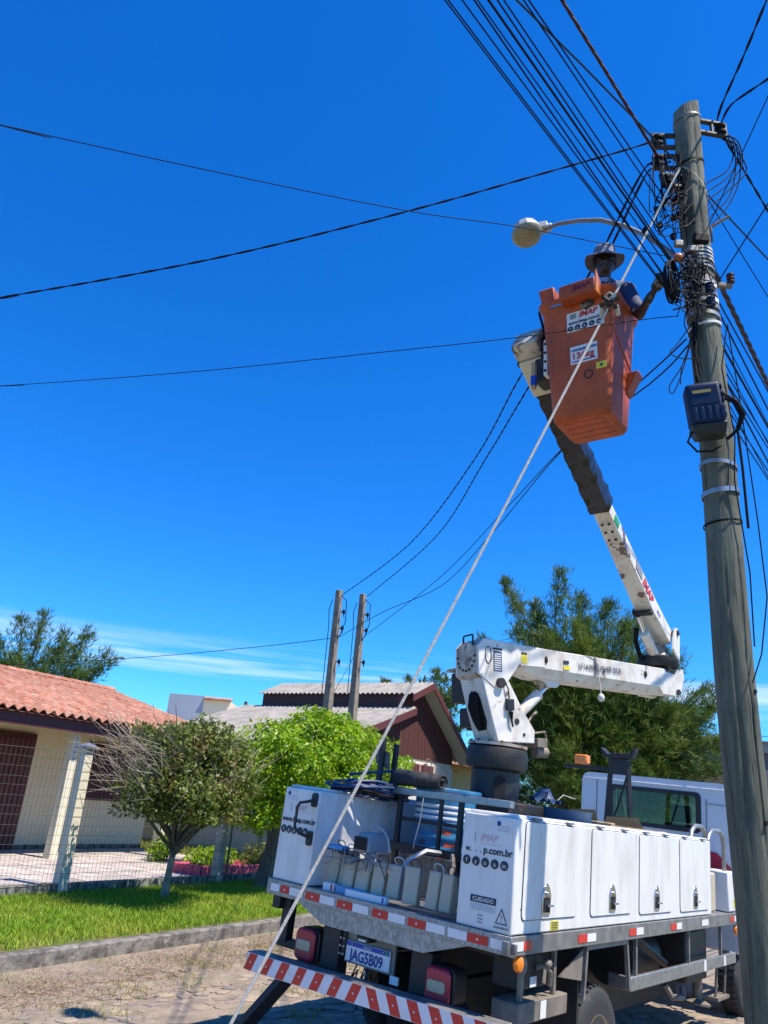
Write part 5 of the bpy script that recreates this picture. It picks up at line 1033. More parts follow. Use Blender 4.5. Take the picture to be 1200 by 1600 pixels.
def curved(poly, r, name, m, par, sub=6):   # polygon (arc,z) wrapped on a drum, facing -y
    import itertools
    vs = []
    P2 = []
    for i in range(len(poly)):
        (x0, z0), (x1, z1) = poly[i], poly[(i+1) % len(poly)]
        for k in range(sub): P2.append((x0+(x1-x0)*k/sub, z0+(z1-z0)*k/sub))
    n = len(P2); cx_ = sum(p[0] for p in P2)/n; cz_ = sum(p[1] for p in P2)/n
    w = lambda x, z, rr: (rr*math.sin(x/rr), -rr*math.cos(x/rr), z)
    vs = [w(x, z, r) for x, z in P2]+[w(cx_, cz_, r)]
    return MB().add(vs, [(i, (i+1) % n, n) for i in range(n)]).build(name, m, par)
curved([(.13, .545), (.33, .545), (.33, .47), (.26, .30), (.16, .30), (.235, .47), (.13, .47)], .2775, 'red_seven', 'drum_red', dr)
curved([(-.10, .32), (.06, .32), (.03, .46)], .2775, 'dark_wedge', 'label_dark', dr)
tb = tt('blue_tub', 'shallow dark blue tub resting between the lockers beside the pedestal', 'tub', (.36, 2.05, .0))
MB().lathe([(.05, .46), (.27, .46), (.30, .785), (.31, .80), (.295, .80), (.26, .50), (.05, .49)], 30).build('shell', 'tub_blue', tb)
MB().lathe([(.22, .0), (.22, .455)], 16).build('stand', 'black_paint', tb)
for k, (x, y, z, sz, rz, lab) in enumerate(((.28, 2.95, .0, (.22, .34, .74), .3, 'open cardboard box with a torn flap next to the boom rest'), (.42, 3.75, .0, (.3, .24, .72), .1, 'flat brown cardboard box at the foot of the boom rest'))):
    cbx = tt('cardboard_box', lab, 'box', (x, y, z), 'cardboard boxes', rz)
    MB().box(-sz[0], sz[0], -sz[1]/2, sz[1]/2, .4, sz[2]).build('body', 'carton', cbx, bevel=.01)
    MB().add([(-sz[0], -sz[1]/2, sz[2]), (sz[0]*.4, -sz[1]/2, sz[2]), (sz[0]*.3, -sz[1]/2-.08, sz[2]+.10), (-sz[0]*.8, -sz[1]/2-.06, sz[2]+.08)], [(0, 1, 2, 3)]).build('flap', 'carton', cbx)
    MB().box(-.1, .1, -.1, .1, 0, .399).build('support', 'black_paint', cbx)
tp = tt('blue_tarp', 'crumpled dark blue tarp and wires heaped beside the pedestal', 'tarp', (.30, 1.95, .8))
n_ = 9; vs = [((i-4)*.03+random.uniform(-.02, .02), (j-4)*.03+random.uniform(-.02, .02), .02+.12*math.exp(-((i-3)**2+(j-4)**2)/7)+random.uniform(0, .05)) for i in range(n_) for j in range(n_)]
MB().add(vs, [(i*n_+j, (i+1)*n_+j, (i+1)*n_+j+1, i*n_+j+1) for i in range(n_-1) for j in range(n_-1)]).build('sheet', 'cable_blue', tp)
MB().tube([(.05, .05, .04), (.1, .12, .12), (.18, .2, .10)], .004, 5).build('loose_wire', 'wire_white', tp)
ml = tt('rolled_mat', 'rolled black rubber mat lying on the rack top bar', 'mat', (-.33, .80, .872))
sp_pts = [(.075*(1-.035*k)*math.cos(k*.42), .075*(1-.035*k)*math.sin(k*.42)) for k in range(22)]
mbx = MB(); vs = []
for (u, v) in sp_pts:
    vs += [(-.20, u, v), (.27, u*.85, v*.85)]
mbx.add(vs, [(2*k, 2*k+1, 2*k+3, 2*k+2) for k in range(21)]); mo = mbx.build('roll', 'rubber', ml); so_ = mo.modifiers.new('t', 'SOLIDIFY'); so_.thickness = .012
cc_ = tt('cable_coil', 'tangled coil of dark blue cable heaped on the left locker', 'cable coil', (-.72, .70, .70))
for k in range(30):
    r0 = random.uniform(.13, .30); ph = random.uniform(0, 6.28); z0 = .0+.0035*k; ec = random.uniform(1.0, 1.6)
    MB().tube([((r0*math.cos(t)+random.uniform(-.01, .01))*.75, r0*ec*math.sin(t)*1.15+random.uniform(-.02, .02), z0+.02*math.sin(2*t+ph)) for t in [ph+2*math.pi*q/18 for q in range(18 if k % 3 else 22)]], random.choice((.008, .010, .012)), 5, True).build('loop', random.choice(('cable_blue', 'cable_blue', 'cable_black')), cc_)
MB().tube([(-.1, -.2, .15), (.1, .1, .22), (.25, .45, .24), (.38, .55, .20)], .013, 6).tube([(.0, .1, .1), (.2, .2, .14), (.34, .5, .2), (.42, .5, .24)], .012, 6).build('loop', 'cable_blue', cc_)
MB().tube([(-.05, -.1, .12), (.18, .0, .1), (.30, .25, .16), (.4, .42, .20)], .010, 6).build('loop', 'cable_grey', cc_)
bl = [(-.60, .20, .27, .10, 'first grey ballast box from the left locker, under tangled wires', 0), (-.49, .20, .255, .09, 'second grey ballast box from the left locker', .1), (-.40, .15, .225, .10, 'third grey ballast box from the left locker, half covered by wires', -.05), (-.27, .15, .215, .12, 'wide grey ballast box below the old lamp head', 0), (-.135, .16, .225, .10, 'grey ballast box with a wire loop on top left of the bracket', .25), (-.005, .18, .23, .105, 'bluish grey ballast box below the bent bracket', .2), (.165, .15, .24, .11, 'grey ballast box tilted with a thin wire loop on top', .3), (.36, .15, .24, .095, 'outer ballast box of the pair nearest the rear right locker', .0), (.465, .16, .235, .095, 'last ballast box of the row, touching the rear right locker', .0)]
for k, (x, y, h, w, lab, rz) in enumerate(bl):
    o = tt('ballast_box', lab, 'ballast box', (x+.03, y, .03), 'ballast boxes hung along the rear rack', rz)
    T = Matrix.Rotation(R(-7), 4, 'X')
    MB(T).box(-w/2, w/2, -.045, .05, .0, h).build('case', 'grey_plastic' if k == 5 else 'ballast_grey', o, bevel=.006)
    MB(T).box(-w/2+.006, w/2-.006, -.0475, -.046, .012, h-.012).build('face_plate', 'ballast_grey', o)
    MB(T).tube(sm([(-.02, 0, h), (-.03, -.02, h+.04), (.02, -.03, h+.05), (.05, -.02, h+.02), (.06+.02*math.sin(k), -.03, h-.06)]), .004, 5).build('lead', 'wire_white' if k % 2 else 'cable_grey', o)
hb = tt('wire_tangle', 'tangle of grey cords lying over the ballast boxes', 'cord', (-.45, .12, .26))
for k in range(22):
    x = random.uniform(-.2, .25); MB().tube(sm([(x, random.uniform(-.05, .1), .03), (x+random.uniform(.02, .12), random.uniform(-.06, .06), random.uniform(.0, .07)), (x+random.uniform(.1, .25), random.uniform(-.08, .05), random.uniform(-.06, .06)), (x+random.uniform(-.05, .3), -.05, random.uniform(-.10, .03))], 6), .0038, 5).build('strand', random.choice(('strand_grey', 'strand_grey', 'cable_grey')), hb)
MB().box(-.16, .0, -.03, .08, .02, .06).build('rag', 'carton_blue', hb, bevel=.015)
lh = tt('old_lamp_head', 'removed grey street lamp head with a pale hoop lying on the ballast boxes', 'lamp head', (-.27, .26, .30))
MB().frustum((-.085, .085, -.17, .12), (-.05, .06, -.15, .10), .0, .145).build('housing', 'grey_plastic', lh, bevel=.02)
MB().box(-.06, .06, -.176, -.171, .02, .11).build('socket_opening', 'dark_hole', lh)
MB().tube([(.13*math.cos(t)*1.1, .0, .02+.17*math.sin(t)) for t in [math.pi*k/14 for k in range(15)]], .008, 6).build('hoop', 'lamp_body', lh)
bk_ = tt('bent_bracket', 'curved galvanised lamp bracket hooked on the rack bar', 'bracket', (.03, .66, .3))
MB().tube([(.0, .06, .05), (-.03, -.1, .06), (-.10, -.22, -.02), (-.13, -.26, -.12)], .022, 6).build('strap', 'galv', bk_); MB().tube([(.12, .05, .05), (.20, -.05, -.02), (.20, -.12, -.14), (.16, -.14, -.2)], .018, 6).build('strap', 'dusty_steel', bk_)
la = tt('beige_arm', 'worn beige control arm with a round grey cap beside the rear right locker', 'lever', (.55, .42, .05))
MB().frustum((-.05, .05, -.04, .04), (-.045, .045, -.04, .04), .0, .30).build('body', 'rusty_white', la, bevel=.01); MB().cyl((-.02, -.05, .33), (-.02, .12, .33), .045, n=18).cyl((-.02, -.056, .33), (-.02, -.05, .33), .024, n=14).build('cap', 'grey_plastic', la)
for k, (x, y, sz, rz, m_, lab) in enumerate(((-.50, .075, (.10, .05, .055), .1, 'carton_white', 'small white and red carton on the deck edge'), (-.30, .09, (.26, .045, .05), .07, 'carton_blue', 'long blue carton at the back of the deck edge'), (-.13, .06, (.36, .05, .045), .05, 'carton_white', 'long white lamp tube carton on the deck edge'))):
    o = tt('carton', lab, 'carton', (x, y, .004), 'cartons on the deck edge', rz); MB().box(-sz[0]/2, sz[0]/2, -sz[1]/2, sz[1]/2, 0, sz[2]).build('body', m_, o, bevel=.003)
    MB().box(sz[0]/2-.03, sz[0]/2-.012, -sz[1]/2-.001, -sz[1]/2-.0004, .005, sz[2]-.005).build('print', 'tape_red' if k == 0 else 'plate_blue', o)
cs = tt('hanging_string', 'thin white cord hanging from the rack top bar', 'cord', (-.17, .70, .74)); MB().tube([(0, 0, 0), (-.02, .01, -.18), (-.06, .02, -.34), (-.07, .03, -.39)], .005, 5).build('cord', 'rope', cs)

# ------------------------------------------------------------------ wooden utility pole
PX, PYY = 2.38, 4.95
up_ = thing('utility_pole', 'weathered wooden utility pole crowded with cables beside the bucket', 'utility pole', (PX, PYY, 0))
n1, n2 = 88, 96; vs = []; fs = []
for i in range(n2+1):
    z = -.15+7.78*i/n2; cx_ = PX-.045*z/7.78+.012*math.sin(z*1.7); cy_ = PYY+.010*math.sin(z*1.3+1)
    for j in range(n1):
        t = 2*math.pi*j/n1; r0 = .127-.021*z/7.63
        r0 += .0022*math.sin(5*t+z*.8)+.0016*math.sin(9*t-z*1.1)+.0012*math.sin(3*t+z*2.3)
        for (kz, kt, kh) in ((3.05, 4.3, .024), (2.55, 5.2, .022), (2.0, 4.6, .014), (6.25, 5.1, .012), (1.45, 5.35, .02), (3.6, 5.3, .018), (6.75, 4.9, .008)):
            dt = (t-kt+math.pi) % (2*math.pi)-math.pi; r0 += kh*math.exp(-(dt/.28)**2-((z-kz)/.07)**2)
        ck = (t-4.95+.05*math.sin(z*2.1)+math.pi) % (2*math.pi)-math.pi
        if z < 3.4: r0 -= .014*math.exp(-(ck/.035)**2)*min(1, (3.4-z)/.6)
        for (gt, g0, g1, gd, gw) in ((4.25, 1.6, 3.6, .006, .018), (5.6, 3.8, 6.3, .007, .018), (4.85, 6.1, 7.6, .010, .02)):
            if g0 < z < g1: dg = (t-gt+.04*math.sin(z*2.7+gt)+math.pi) % (2*math.pi)-math.pi; r0 -= gd*math.exp(-(dg/(gw*2.6))**2)*min(1, (z-g0)/.4, (g1-z)/.4)
        zz = z+(.05*math.cos(t-.2) if i == n2 else 0)
        vs.append((cx_+r0*math.cos(t), cy_+r0*math.sin(t), zz))
for i in range(n2):
    for j in range(n1): fs.append((i*n1+j, i*n1+(j+1) % n1, (i+1)*n1+(j+1) % n1, (i+1)*n1+j))
fs.append(tuple(n2*n1+j for j in range(n1)))
MB().add(vs, fs).build('shaft', 'pole_wood', up_, world=True, ang=60)
def pc(z): return PX-.045*z/7.78+.012*math.sin(z*1.7), PYY+.010*math.sin(z*1.3+1), (.127-.021*z/7.63)
def ringband(z, h, m, name='band', tilt=.0, extra=.005, part=(0, 360)):
    x, y, r = pc(z); r += extra; vs = []; fs = []; n = 36
    for k in range(n+1):
        t = R(part[0]+(part[1]-part[0])*k/n); dz = tilt*math.cos(t)
        for rr in (r, r+.004):
            for hh in (-h/2, h/2): vs.append((x+rr*math.cos(t), y+rr*math.sin(t), z+dz+hh))
    for k in range(n):
        o = 4*k; fs += [(o+2, o+6, o+7, o+3), (o, o+1, o+5, o+4), (o+1, o+3, o+7, o+5), (o, o+4, o+6, o+2)]
    return MB().add(vs, fs).build(name, m, up_, world=True)
for z, h, m_ in ((6.06, .05, 'label_white'), (5.99, .045, 'label_white'), (5.92, .045, 'galv'), (5.79, .04, 'galv_dull'), (5.745, .045, 'label_white'), (5.665, .05, 'galv'), (5.59, .04, 'label_white'), (5.53, .035, 'galv_dull'), (5.47, .03, 'galv'), (5.38, .02, 'label_white'), (4.21, .03, 'galv'), (4.0, .035, 'galv'), (3.77, .014, 'cable_black')):
    bnd = ringband(z, h, m_, tilt=random.uniform(-.02, .02), extra=.008)
    if z > 5.9:
        x, y, r = pc(z)
        for a in (-120, -108, -96, -84, -72, -60, -48, -36): t = R(a); MB(Matrix.Translation((x+(r+.0125)*math.cos(t), y+(r+.0125)*math.sin(t), z)) @ Matrix.Rotation(t, 4, 'Z')).box(0, .0015, -.010, .010, -.006, .006).build('slot', 'dark_hole', bnd, world=True)
ringband(7.48, .02, 'galv_dull', 'wire_ring', .02, .006); ringband(6.98, .018, 'cable_black', 'wire_ring', .03, .006); ringband(6.78, .012, 'rope', 'rope_ring', -.16, .010)
# secondary racks with spool insulators (left: two, right: one)
def rack(p, d, L, m='dark_grease', tall=.13, name='insulator_rack'):
    d = Vector(d).normalized(); up = Vector((0, 0, 1)); T = frame(p, d, None, up)
    r_ = MB(T).box(0, L, -.02, .02, -.012, .012).box(0, L, -.02, .02, tall-.012, tall+.012).box(L-.03, L, -.02, .02, -.012, tall+.012).box(L*.45, L*.45+.02, -.015, .015, 0, tall).build(name, m, up_, bevel=.003, world=True)
    MB(T).lathe([(.02, .012), (.045, .02), (.045, .04), (.025, .055), (.025, tall-.055), (.045, tall-.04), (.045, tall-.02), (.02, tall-.012)], 14, Matrix.Translation((L-.05, 0, 0))).build('spool_insulator', 'cable_black', r_, world=True); return r_
dl = Vector((-.95, .05, -.02)); dr_ = Vector((.95, .12, .02))
rack((PX-.13, PYY, 7.20), dl, .22); rack((PX-.13, PYY, 6.97), dl, .22); rack((PX+.06, PYY, 7.40), dr_, .26)
rack((PX-.13, PYY-.05, 6.72), (-.9, -.2, -.2), .20, tall=.11)
for k, (dx, dz) in enumerate(((-.26, 6.66), (-.30, 6.55), (-.36, 6.47), (-.22, 6.42), (-.33, 6.35), (-.19, 6.62), (-.16, 6.50), (-.20, 6.30), (-.14, 6.72), (-.41, 6.38))):
    MB().ell((PX+dx, PYY-.08+.02*k, dz), (.028, .024, .034), 8, 6).tube([(PX+dx, PYY-.08, dz), (PX+dx+.05, PYY-.08, dz+.04)], .008, 5).build('cable_clamp', 'cable_black', up_, world=True)
for k in range(40):   # jumper wires and drip loops by the racks
    x0_, z0_ = PX-random.uniform(.1, .42), random.uniform(6.3, 7.1); x1_, z1_ = PX-random.uniform(.05, .4), random.uniform(6.2, 6.9); y0_ = PYY-random.uniform(.02, .16)
    MB().tube(sm([(x0_, y0_, z0_), ((x0_+x1_)/2-random.uniform(0, .12), y0_-.03, min(z0_, z1_)-random.uniform(.0, .15)), (x1_, y0_, z1_)], 6), .0042, 5).build('jumper_wire', 'cable_black', up_, world=True)
for k in range(6):    # loops on the right
    r0 = .12+.05*k; c0 = Vector((PX+.12, PYY+.05, 7.25-.02*k)); MB().tube(sm([c0+Vector((.16+.02*math.cos(k), 0, .24)), c0+Vector((.22+.04*(k % 3), 0, .18)), c0+Vector((.26+.035*(k % 4), .02, -.0-.03*k)), c0+Vector((.18, .02, -.20-.05*k)), c0+Vector((.0, .0, -.36-.07*k)), c0+Vector((-.02, 0, -.44-.07*k))]), .0055, 6).build('drip_loop', 'cable_black', up_, world=True)
cx_, cy_, cr_ = pc(5.65)
cl_ = MB()
for k in range(9):   # vertical coil of cable left of the pole
    cl_ = MB(); ox, oz = random.uniform(-.02, .02), random.uniform(-.02, .02); yy = PYY-.12-.012*k*.5
    cl_.tube([(PX-.33+ox+.052*math.cos(t)*(1+.02*k), yy+.05*math.cos(t), 5.68+oz+.17*math.sin(t)) for t in [2*math.pi*q/20 for q in range(21)]], .006, 5, False).build('coil_loop', 'cable_black', up_, world=True)
for k in range(60):
    a = (PX-random.uniform(.08, .36), PYY-random.uniform(.08, .2), random.uniform(5.45, 6.0)); b_ = (PX-random.uniform(.0, .30), PYY-random.uniform(.13, .18), random.uniform(5.38, 5.95))
    MB().tube(sm([a, ((a[0]+b_[0])/2+random.uniform(-.1, .06), (a[1]+b_[1])/2-.03, (a[2]+b_[2])/2+random.uniform(-.14, .1)), ((a[0]+3*b_[0])/4+random.uniform(-.05, .05), b_[1]-.02, (a[2]+3*b_[2])/4+random.uniform(-.08, .06)), b_], 5), random.choice((.004, .005, .0065)), 5).build('tangled_wire', random.choice(('cable_black', 'cable_black', 'cable_grey')), up_, world=True)
MB().box(PX-.27, PX-.20, PYY-.13, PYY-.09, 6.05, 6.11).build('bracket_box', 'galv_dull', up_, bevel=.01, world=True)
MB().box(PX-.19, PX-.11, PYY-.18, PYY-.12, 5.97, 6.02).build('lamp_arm_clamp', 'galv_dull', up_, bevel=.006, world=True); MB().box(PX-.14, PX-.02, PYY-.19, PYY-.14, 6.06, 6.14).build('cable_connector', 'cable_black', up_, bevel=.01, world=True)
MB().ell((PX-.26, PYY-.14, 5.92), (.04, .04, .035), 10, 7).build('orange_connector', 'orange_bright', up_, world=True)
for z in (5.47, 5.60):
    MB().lathe([(.02, 0), (.034, .008), (.034, .02), (.024, .027), (.034, .035), (.034, .047), (.024, .055), (.034, .063), (.034, .075), (.02, .085)], 14, Matrix.Translation((PX-.045, PYY-.165, z))).build('spool_insulator', 'terminal_blue', up_, world=True)
MB().box(PX-.16, PX-.08, PYY-.16, PYY-.11, 5.45, 5.51).build('pole_bracket', 'dusty_steel', up_, bevel=.005, world=True)
MB(Matrix.Translation((PX+.462*.21, PYY+.887*.21, 0)) @ Matrix.Rotation(R(62), 4, 'Z')).box(-.085, .085, -.09, .09, 4.42, 5.25).build('rear_meter_box', 'galv_dull', up_, bevel=.02, world=True)
# right-hand side spool, bolts, conduit and hanging cables
MB().box(PX+.10, PX+.22, PYY-.01, PYY+.03, 5.795, 5.83).build('side_bracket', 'dusty_steel', up_, bevel=.004, world=True)
MB().lathe([(.018, 0), (.03, .01), (.03, .02), (.02, .03), (.03, .04), (.03, .05), (.02, .06), (.03, .07), (.03, .085), (.016, .095)], 14, Matrix.Translation((PX+.21, PYY, 5.83))).build('spool_insulator', 'cable_redblk', up_, world=True)
MB().tube([(PX+.02, PYY-.12, 6.25), (PX+.10, PYY-.18, 6.29), (PX+.15, PYY-.20, 6.315)], .012, 7).tube([(PX+.02, PYY-.14, 6.25), (PX+.02, PYY-.14, 6.10)], .009, 6).build('step_bolt', 'dusty_steel', up_, world=True)
MB().tube([(PX+.135, PYY-.03, 4.55), (PX+.14, PYY-.04, 4.2), (PX+.14, PYY-.04, 3.75)], .010, 8).build('conduit', 'cable_black', up_, world=True)
MB().tube([(PX+.12, PYY-.06, 5.4), (PX+.17, PYY-.05, 4.6), (PX+.20, PYY-.06, 3.8), (PX+.19, PYY-.1, 3.25), (PX+.08, PYY-.17, 2.85), (PX-.0, PYY-.18, 2.66)], .0045, 6).build('hanging_wire', 'cable_black', up_, world=True)
MB().tube([(PX+.07, PYY-.135, 5.3), (PX+.0, PYY-.15, 4.95), (PX+.06, PYY-.13, 4.4), (PX+.02, PYY-.145, 4.05), (PX+.07, PYY-.14, 3.4), (PX+.05, PYY-.148, 2.9)], .005, 5).build('clinging_wire', 'cable_black', up_, world=True)
MB().tube([(PX-.14, PYY-.05, 5.4), (PX-.155, PYY-.06, 5.0), (PX-.165, PYY-.1, 4.85)], .012, 6).tube([(PX-.12, PYY-.08, 5.4), (PX-.16, PYY-.09, 5.1), (PX-.15, PYY-.12, 4.9)], .008, 6).build('riser_cable', 'cable_black', up_, world=True)
for z, a in ((1.85, -70), (1.44, -52), (2.62, -60)):
    x, y, r = pc(z); MB().cyl((x+(r-.01)*math.cos(R(a)), y+(r-.01)*math.sin(R(a)), z), (x+(r+.02)*math.cos(R(a)), y+(r+.02)*math.sin(R(a)), z), .013, n=10).build('bolt_hole', 'dark_hole', up_, world=True)
# loose loops hanging left of the pole below the coil
for k, pts in enumerate((((-.14, 5.40), (-.30, 5.15), (-.36, 5.06), (-.27, 5.02), (-.15, 5.03), (-.13, 4.95)), ((-.14, 5.36), (-.22, 5.10), (-.30, 4.85), (-.36, 4.72), (-.38, 4.78), (-.26, 5.0), (-.18, 5.3)), ((-.13, 5.42), (-.19, 5.2), (-.28, 4.95), (-.30, 4.80)), ((-.2, 5.5), (-.24, 5.32), (-.17, 5.18), (-.16, 5.3)))):
    MB().tube(sm([(PX+x, PYY-.12, z) for x, z in pts], 6), .0042, 5).build('loose_loop', 'cable_black', up_, world=True)
# blue terminal box
tbx = thing('terminal_box', 'ribbed blue plastic terminal box with a black base strapped to the pole', 'terminal box', (2.2, 4.72, 4.43))
TT = frame((2.20, 4.70, 4.345), (.9, -.12, .10), None, (.0, -.05, 1)) @ Matrix.Rotation(R(-8), 4, 'Z')
body = MB(TT).box(-.115, .115, -.08, .08, .05, .36).build('body', 'terminal_blue', tbx, bevel=.025, seg=3, world=True)
for k in range(5): MB(TT).box(.1155, .123, -.075, .075, .09+k*.052, .125+k*.052).build('side_rib', 'terminal_blue', body, bevel=.003, world=True)
MB(TT).box(-.09, .09, -.085, -.081, .19, .33).build('face_panel', 'terminal_blue', body, bevel=.004, world=True); MB(TT).box(-.075, .045, -.087, -.0855, .275, .297).build('gold_label', 'gold', body, world=True)
for k in range(5): MB(TT).box(-.09+k*.045, -.065+k*.045, -.087, -.081, .07, .17).build('front_rib', 'terminal_blue', body, bevel=.003, world=True)
MB(TT).frustum((-.09, .10, -.06, .07), (-.12, .12, -.085, .08), -.03, .049).build('base', 'terminal_black', tbx, bevel=.01, world=True)
MB(TT).tube([(-.11, -.02, .02), (-.15, -.02, -.05), (-.10, -.02, -.13), (.0, -.02, -.14), (.06, 0, -.10)], .008, 6).build('cable_loop', 'cable_black', tbx, world=True)
for k in range(3): MB(TT).tube([(.13, .0, .26+.02*k), (.20+.01*k, .02, .22), (.23+.012*k, .03, .12), (.20, .04, .02), (.12, .04, -.04)], .012, 7).build('side_cable', 'cable_black', tbx, world=True)
# street lamp on the pole
sl_ = thing('street_lamp', 'pale street lamp with globe lens on a curved arm over the bucket', 'street lamp', (2.2, 5.0, 6.05))
MB().tube([(1.27, 5.70, 6.885), (1.40, 5.66, 6.925), (1.57, 5.60, 6.925), (1.74, 5.50, 6.86), (1.90, 5.36, 6.69), (2.06, 5.20, 6.44), (2.20, 5.04, 6.13), (2.24, 4.98, 6.0)], [.018, .019, .020, .021, .021, .021, .021, .021], 12).build('arm', 'galv_dull', sl_, world=True)
LT = frame((1.115, 5.735, 6.85), (.96, -.15, .16), None, (-.10, .10, .98))
MB(LT).lathe([(.03, .115), (.08, .105), (.118, .075), (.135, .025), (.14, .0), (.138, -.012)], 12).build('head', 'lamp_body', sl_, world=True, ang=25)
MB(LT).lathe([(.145, -.010), (.143, -.03), (.125, -.065), (.09, -.088), (.045, -.098), (.005, -.10)], 26).build('lens', 'lamp_lens', sl_, world=True)
MB(LT).box(.10, .20, -.05, .05, .0, .075).cyl((.17, 0, .035), (.24, 0, .03), .038, n=14).build('neck', 'lamp_body', sl_, bevel=.012, world=True)

# ------------------------------------------------------------------ overhead cables
def cable(label, pts, r=.008, m='cable_black', sag=0., group=None, twist=0, n=18, name='overhead_cable', ext_=0):
    P_ = [Vector(p) for p in pts]
    if ext_: P_.append(P_[-1]+(P_[-1]-P_[-2])*ext_)
    if len(P_) == 2:
        a, b = P_; P_ = [a.lerp(b, k/n)-Vector((0, 0, sag*4*(k/n)*(1-k/n))) for k in range(n+1)]
    else:   # smooth catmull-rom through the given points
        out = []
        for i in range(len(P_)-1):
            p0, p1, p2, p3 = P_[max(i-1, 0)], P_[i], P_[i+1], P_[min(i+2, len(P_)-1)]
            for k in range(6):
                t = k/6; out.append(.5*((2*p1)+(p2-p0)*t+(2*p0-5*p1+4*p2-p3)*t*t+(3*p1-p0-3*p2+p3)*t**3))
        P_ = out+[P_[-1]]
    mb = MB()
    if twist:
        L = [0.]
        for i in range(1, len(P_)): L.append(L[-1]+(P_[i]-P_[i-1]).length)
        N = int(L[-1]/.05); Q = []
        j = 0
        for k in range(N+1):
            s_ = L[-1]*k/N
            while j < len(L)-2 and L[j+1] < s_: j += 1
            Q.append(P_[j].lerp(P_[j+1], (s_-L[j])/max(1e-6, L[j+1]-L[j])))
        for q in range(twist):
            W_ = []
            for k, p in enumerate(Q):
                d = (Q[min(k+1, N)]-Q[max(k-1, 0)]).normalized(); u = d.cross(Vector((0, 0, 1))).normalized(); v = u.cross(d); t = k*.05/.45*2*math.pi+q*2*math.pi/twist
                W_.append(p+(u*math.cos(t)+v*math.sin(t))*r*1.0)
            mb.tube(W_, r, 5)
    else: mb.tube(P_, r, 6)
    o = mb.build(name, m); return tag(o, label, 'cable', group)
back = [((2.108, 4.92, 5.609), (-3.88, -0.143, 7.831)), ((2.1, 4.92, 5.645), (-3.806, -0.148, 7.761)), ((2.132, 4.92, 5.69), (-3.617, -0.169, 7.67)), ((2.094, 4.92, 5.728), (-3.323, -0.188, 7.593)), ((2.158, 4.92, 5.783), (-3.392, -0.192, 7.484)), ((2.172, 4.92, 5.846), (-3.225, -0.209, 7.359)), ((2.155, 4.92, 5.906), (-3.031, -0.222, 7.239)), ((2.189, 4.92, 5.971), (-2.985, -0.232, 7.108)), ((2.093, 4.92, 6.473), (-2.44, -0.262, 6.103)), ((2.119, 4.92, 6.556), (-2.4, -0.269, 5.939))]
ORD = ('first', 'second', 'third', 'fourth', 'fifth', 'sixth', 'seventh', 'eighth', 'ninth', 'tenth')
for k, (a, b) in enumerate(back):
    cable('black cable, %s from the left, in the fan from the pole to the top edge' % ORD[k], [a, tuple(Vector(a).lerp(Vector(b), .35)), tuple(Vector(a).lerp(Vector(b), .7)), b, tuple(Vector(b)+Vector(((b[0]-a[0])*.5, (b[1]-a[1])*.5, (b[2]-a[2])*.3))), tuple(Vector(b)+Vector(((b[0]-a[0])*3, (b[1]-a[1])*3, -.5)))], (.0048, .005, .005, .0058, .0045, .008, .0055, .005, .005, .0052)[k], group='fan of cables above the lamp', sag=.02)
cable('straight grey cable crossing in front of the pole below its top', [(-2.609, 1.45, 7.383), (2.166, 4.76, 6.808), (9.53, 10.85, 6.63)], .0075, 'cable_grey')
cable('thick twisted bundle with a red strand reaching the racks at the pole top', [(2.081, 4.95, 7.06), (-1.335, 1.19, 7.179)], .0070, 'cable_redblk', twist=4)
cable('thick twisted bundle dropping from the racks to the pole clamps', [(2.081, 4.95, 7.06), (2.10, 4.93, 6.85), (2.17, 4.9, 6.7), (2.2, 4.88, 6.6)], .011, 'cable_black', twist=2)
fwd = [((2.48, 5.02, 6.05), (13.38, 18.72, 5.15)), ((2.51, 5.02, 5.71), (11.7, 16.24, 5.53)), ((2.51, 5.02, 5.59), (11.88, 16.89, 5.14)), ((2.51, 5.02, 5.29), (10.8, 15.22, 4.84)), ((2.5, 5.02, 5.09), (10.47, 14.77, 4.91)), ((2.5, 5.02, 5.01), (10.2, 14.42, 4.83)), ((2.52, 5.02, 4.95), (10.39, 15.22, 4.41)), ((2.51, 5.02, 4.73), (9.39, 13.42, 4.55)), ((2.51, 5.02, 4.65), (9.28, 13.39, 4.47))]
cable('thick twisted dark red bundle leaving the pole on its right beside the spool', list(fwd[0]), .012, 'cable_redblk', twist=3)
for k, (a, b) in enumerate(fwd[1:]): cable('black cable right of the pole, %s from the top where it meets the picture edge' % ORD[k], [a, b], (.006, .007, .009, .005, .005, .007, .005, .005)[k], group='cables down the street on the right')
for k, (z0, e) in enumerate(((5.45, (9.6, 13.9, 5.2)), (5.2, (8.6, 12.6, 4.9)), (4.85, (8.3, 12.3, 4.35)))):
    cable('thin black wire %s in the loose set behind the terminal box, running down the street' % ('highest', 'middle', 'lowest')[k], [(2.5, 5.03, z0), e], .004, sag=.12)
cable('wavy twisted drop leaving the pole top upward to the top right corner', [(2.60, 4.99, 7.45), (2.64, 5.0, 7.62), (2.655, 4.93, 7.71), (2.65, 4.8, 7.72), (2.61, 4.4, 7.68), (2.5, 3.5, 7.6), (2.36, 2.1, 7.47), (2.23, .81, 7.35)], .006, twist=2, ext_=12)
cable('wavy twisted drop from the pole top to the right edge, below the steeper one', [(2.61, 4.99, 7.43), (2.67, 5.0, 7.58), (2.715, 4.95, 7.69), (2.75, 4.85, 7.69), (2.88, 4.55, 7.61), (3.1, 4.0, 7.47), (3.36, 3.35, 7.32), (3.8, 2.2, 7.1)], .006, twist=2, ext_=14)
cable('thin wire rising from behind the pole clamps to the right edge', [(2.41, 4.98, 6.28), (1.87, -.36, 6.28)], .004)
cable('thin wire rising from the right-hand spool to the right edge', [(2.54, 5.05, 5.92), (2.55, 1.8, 6.12)], .0055)
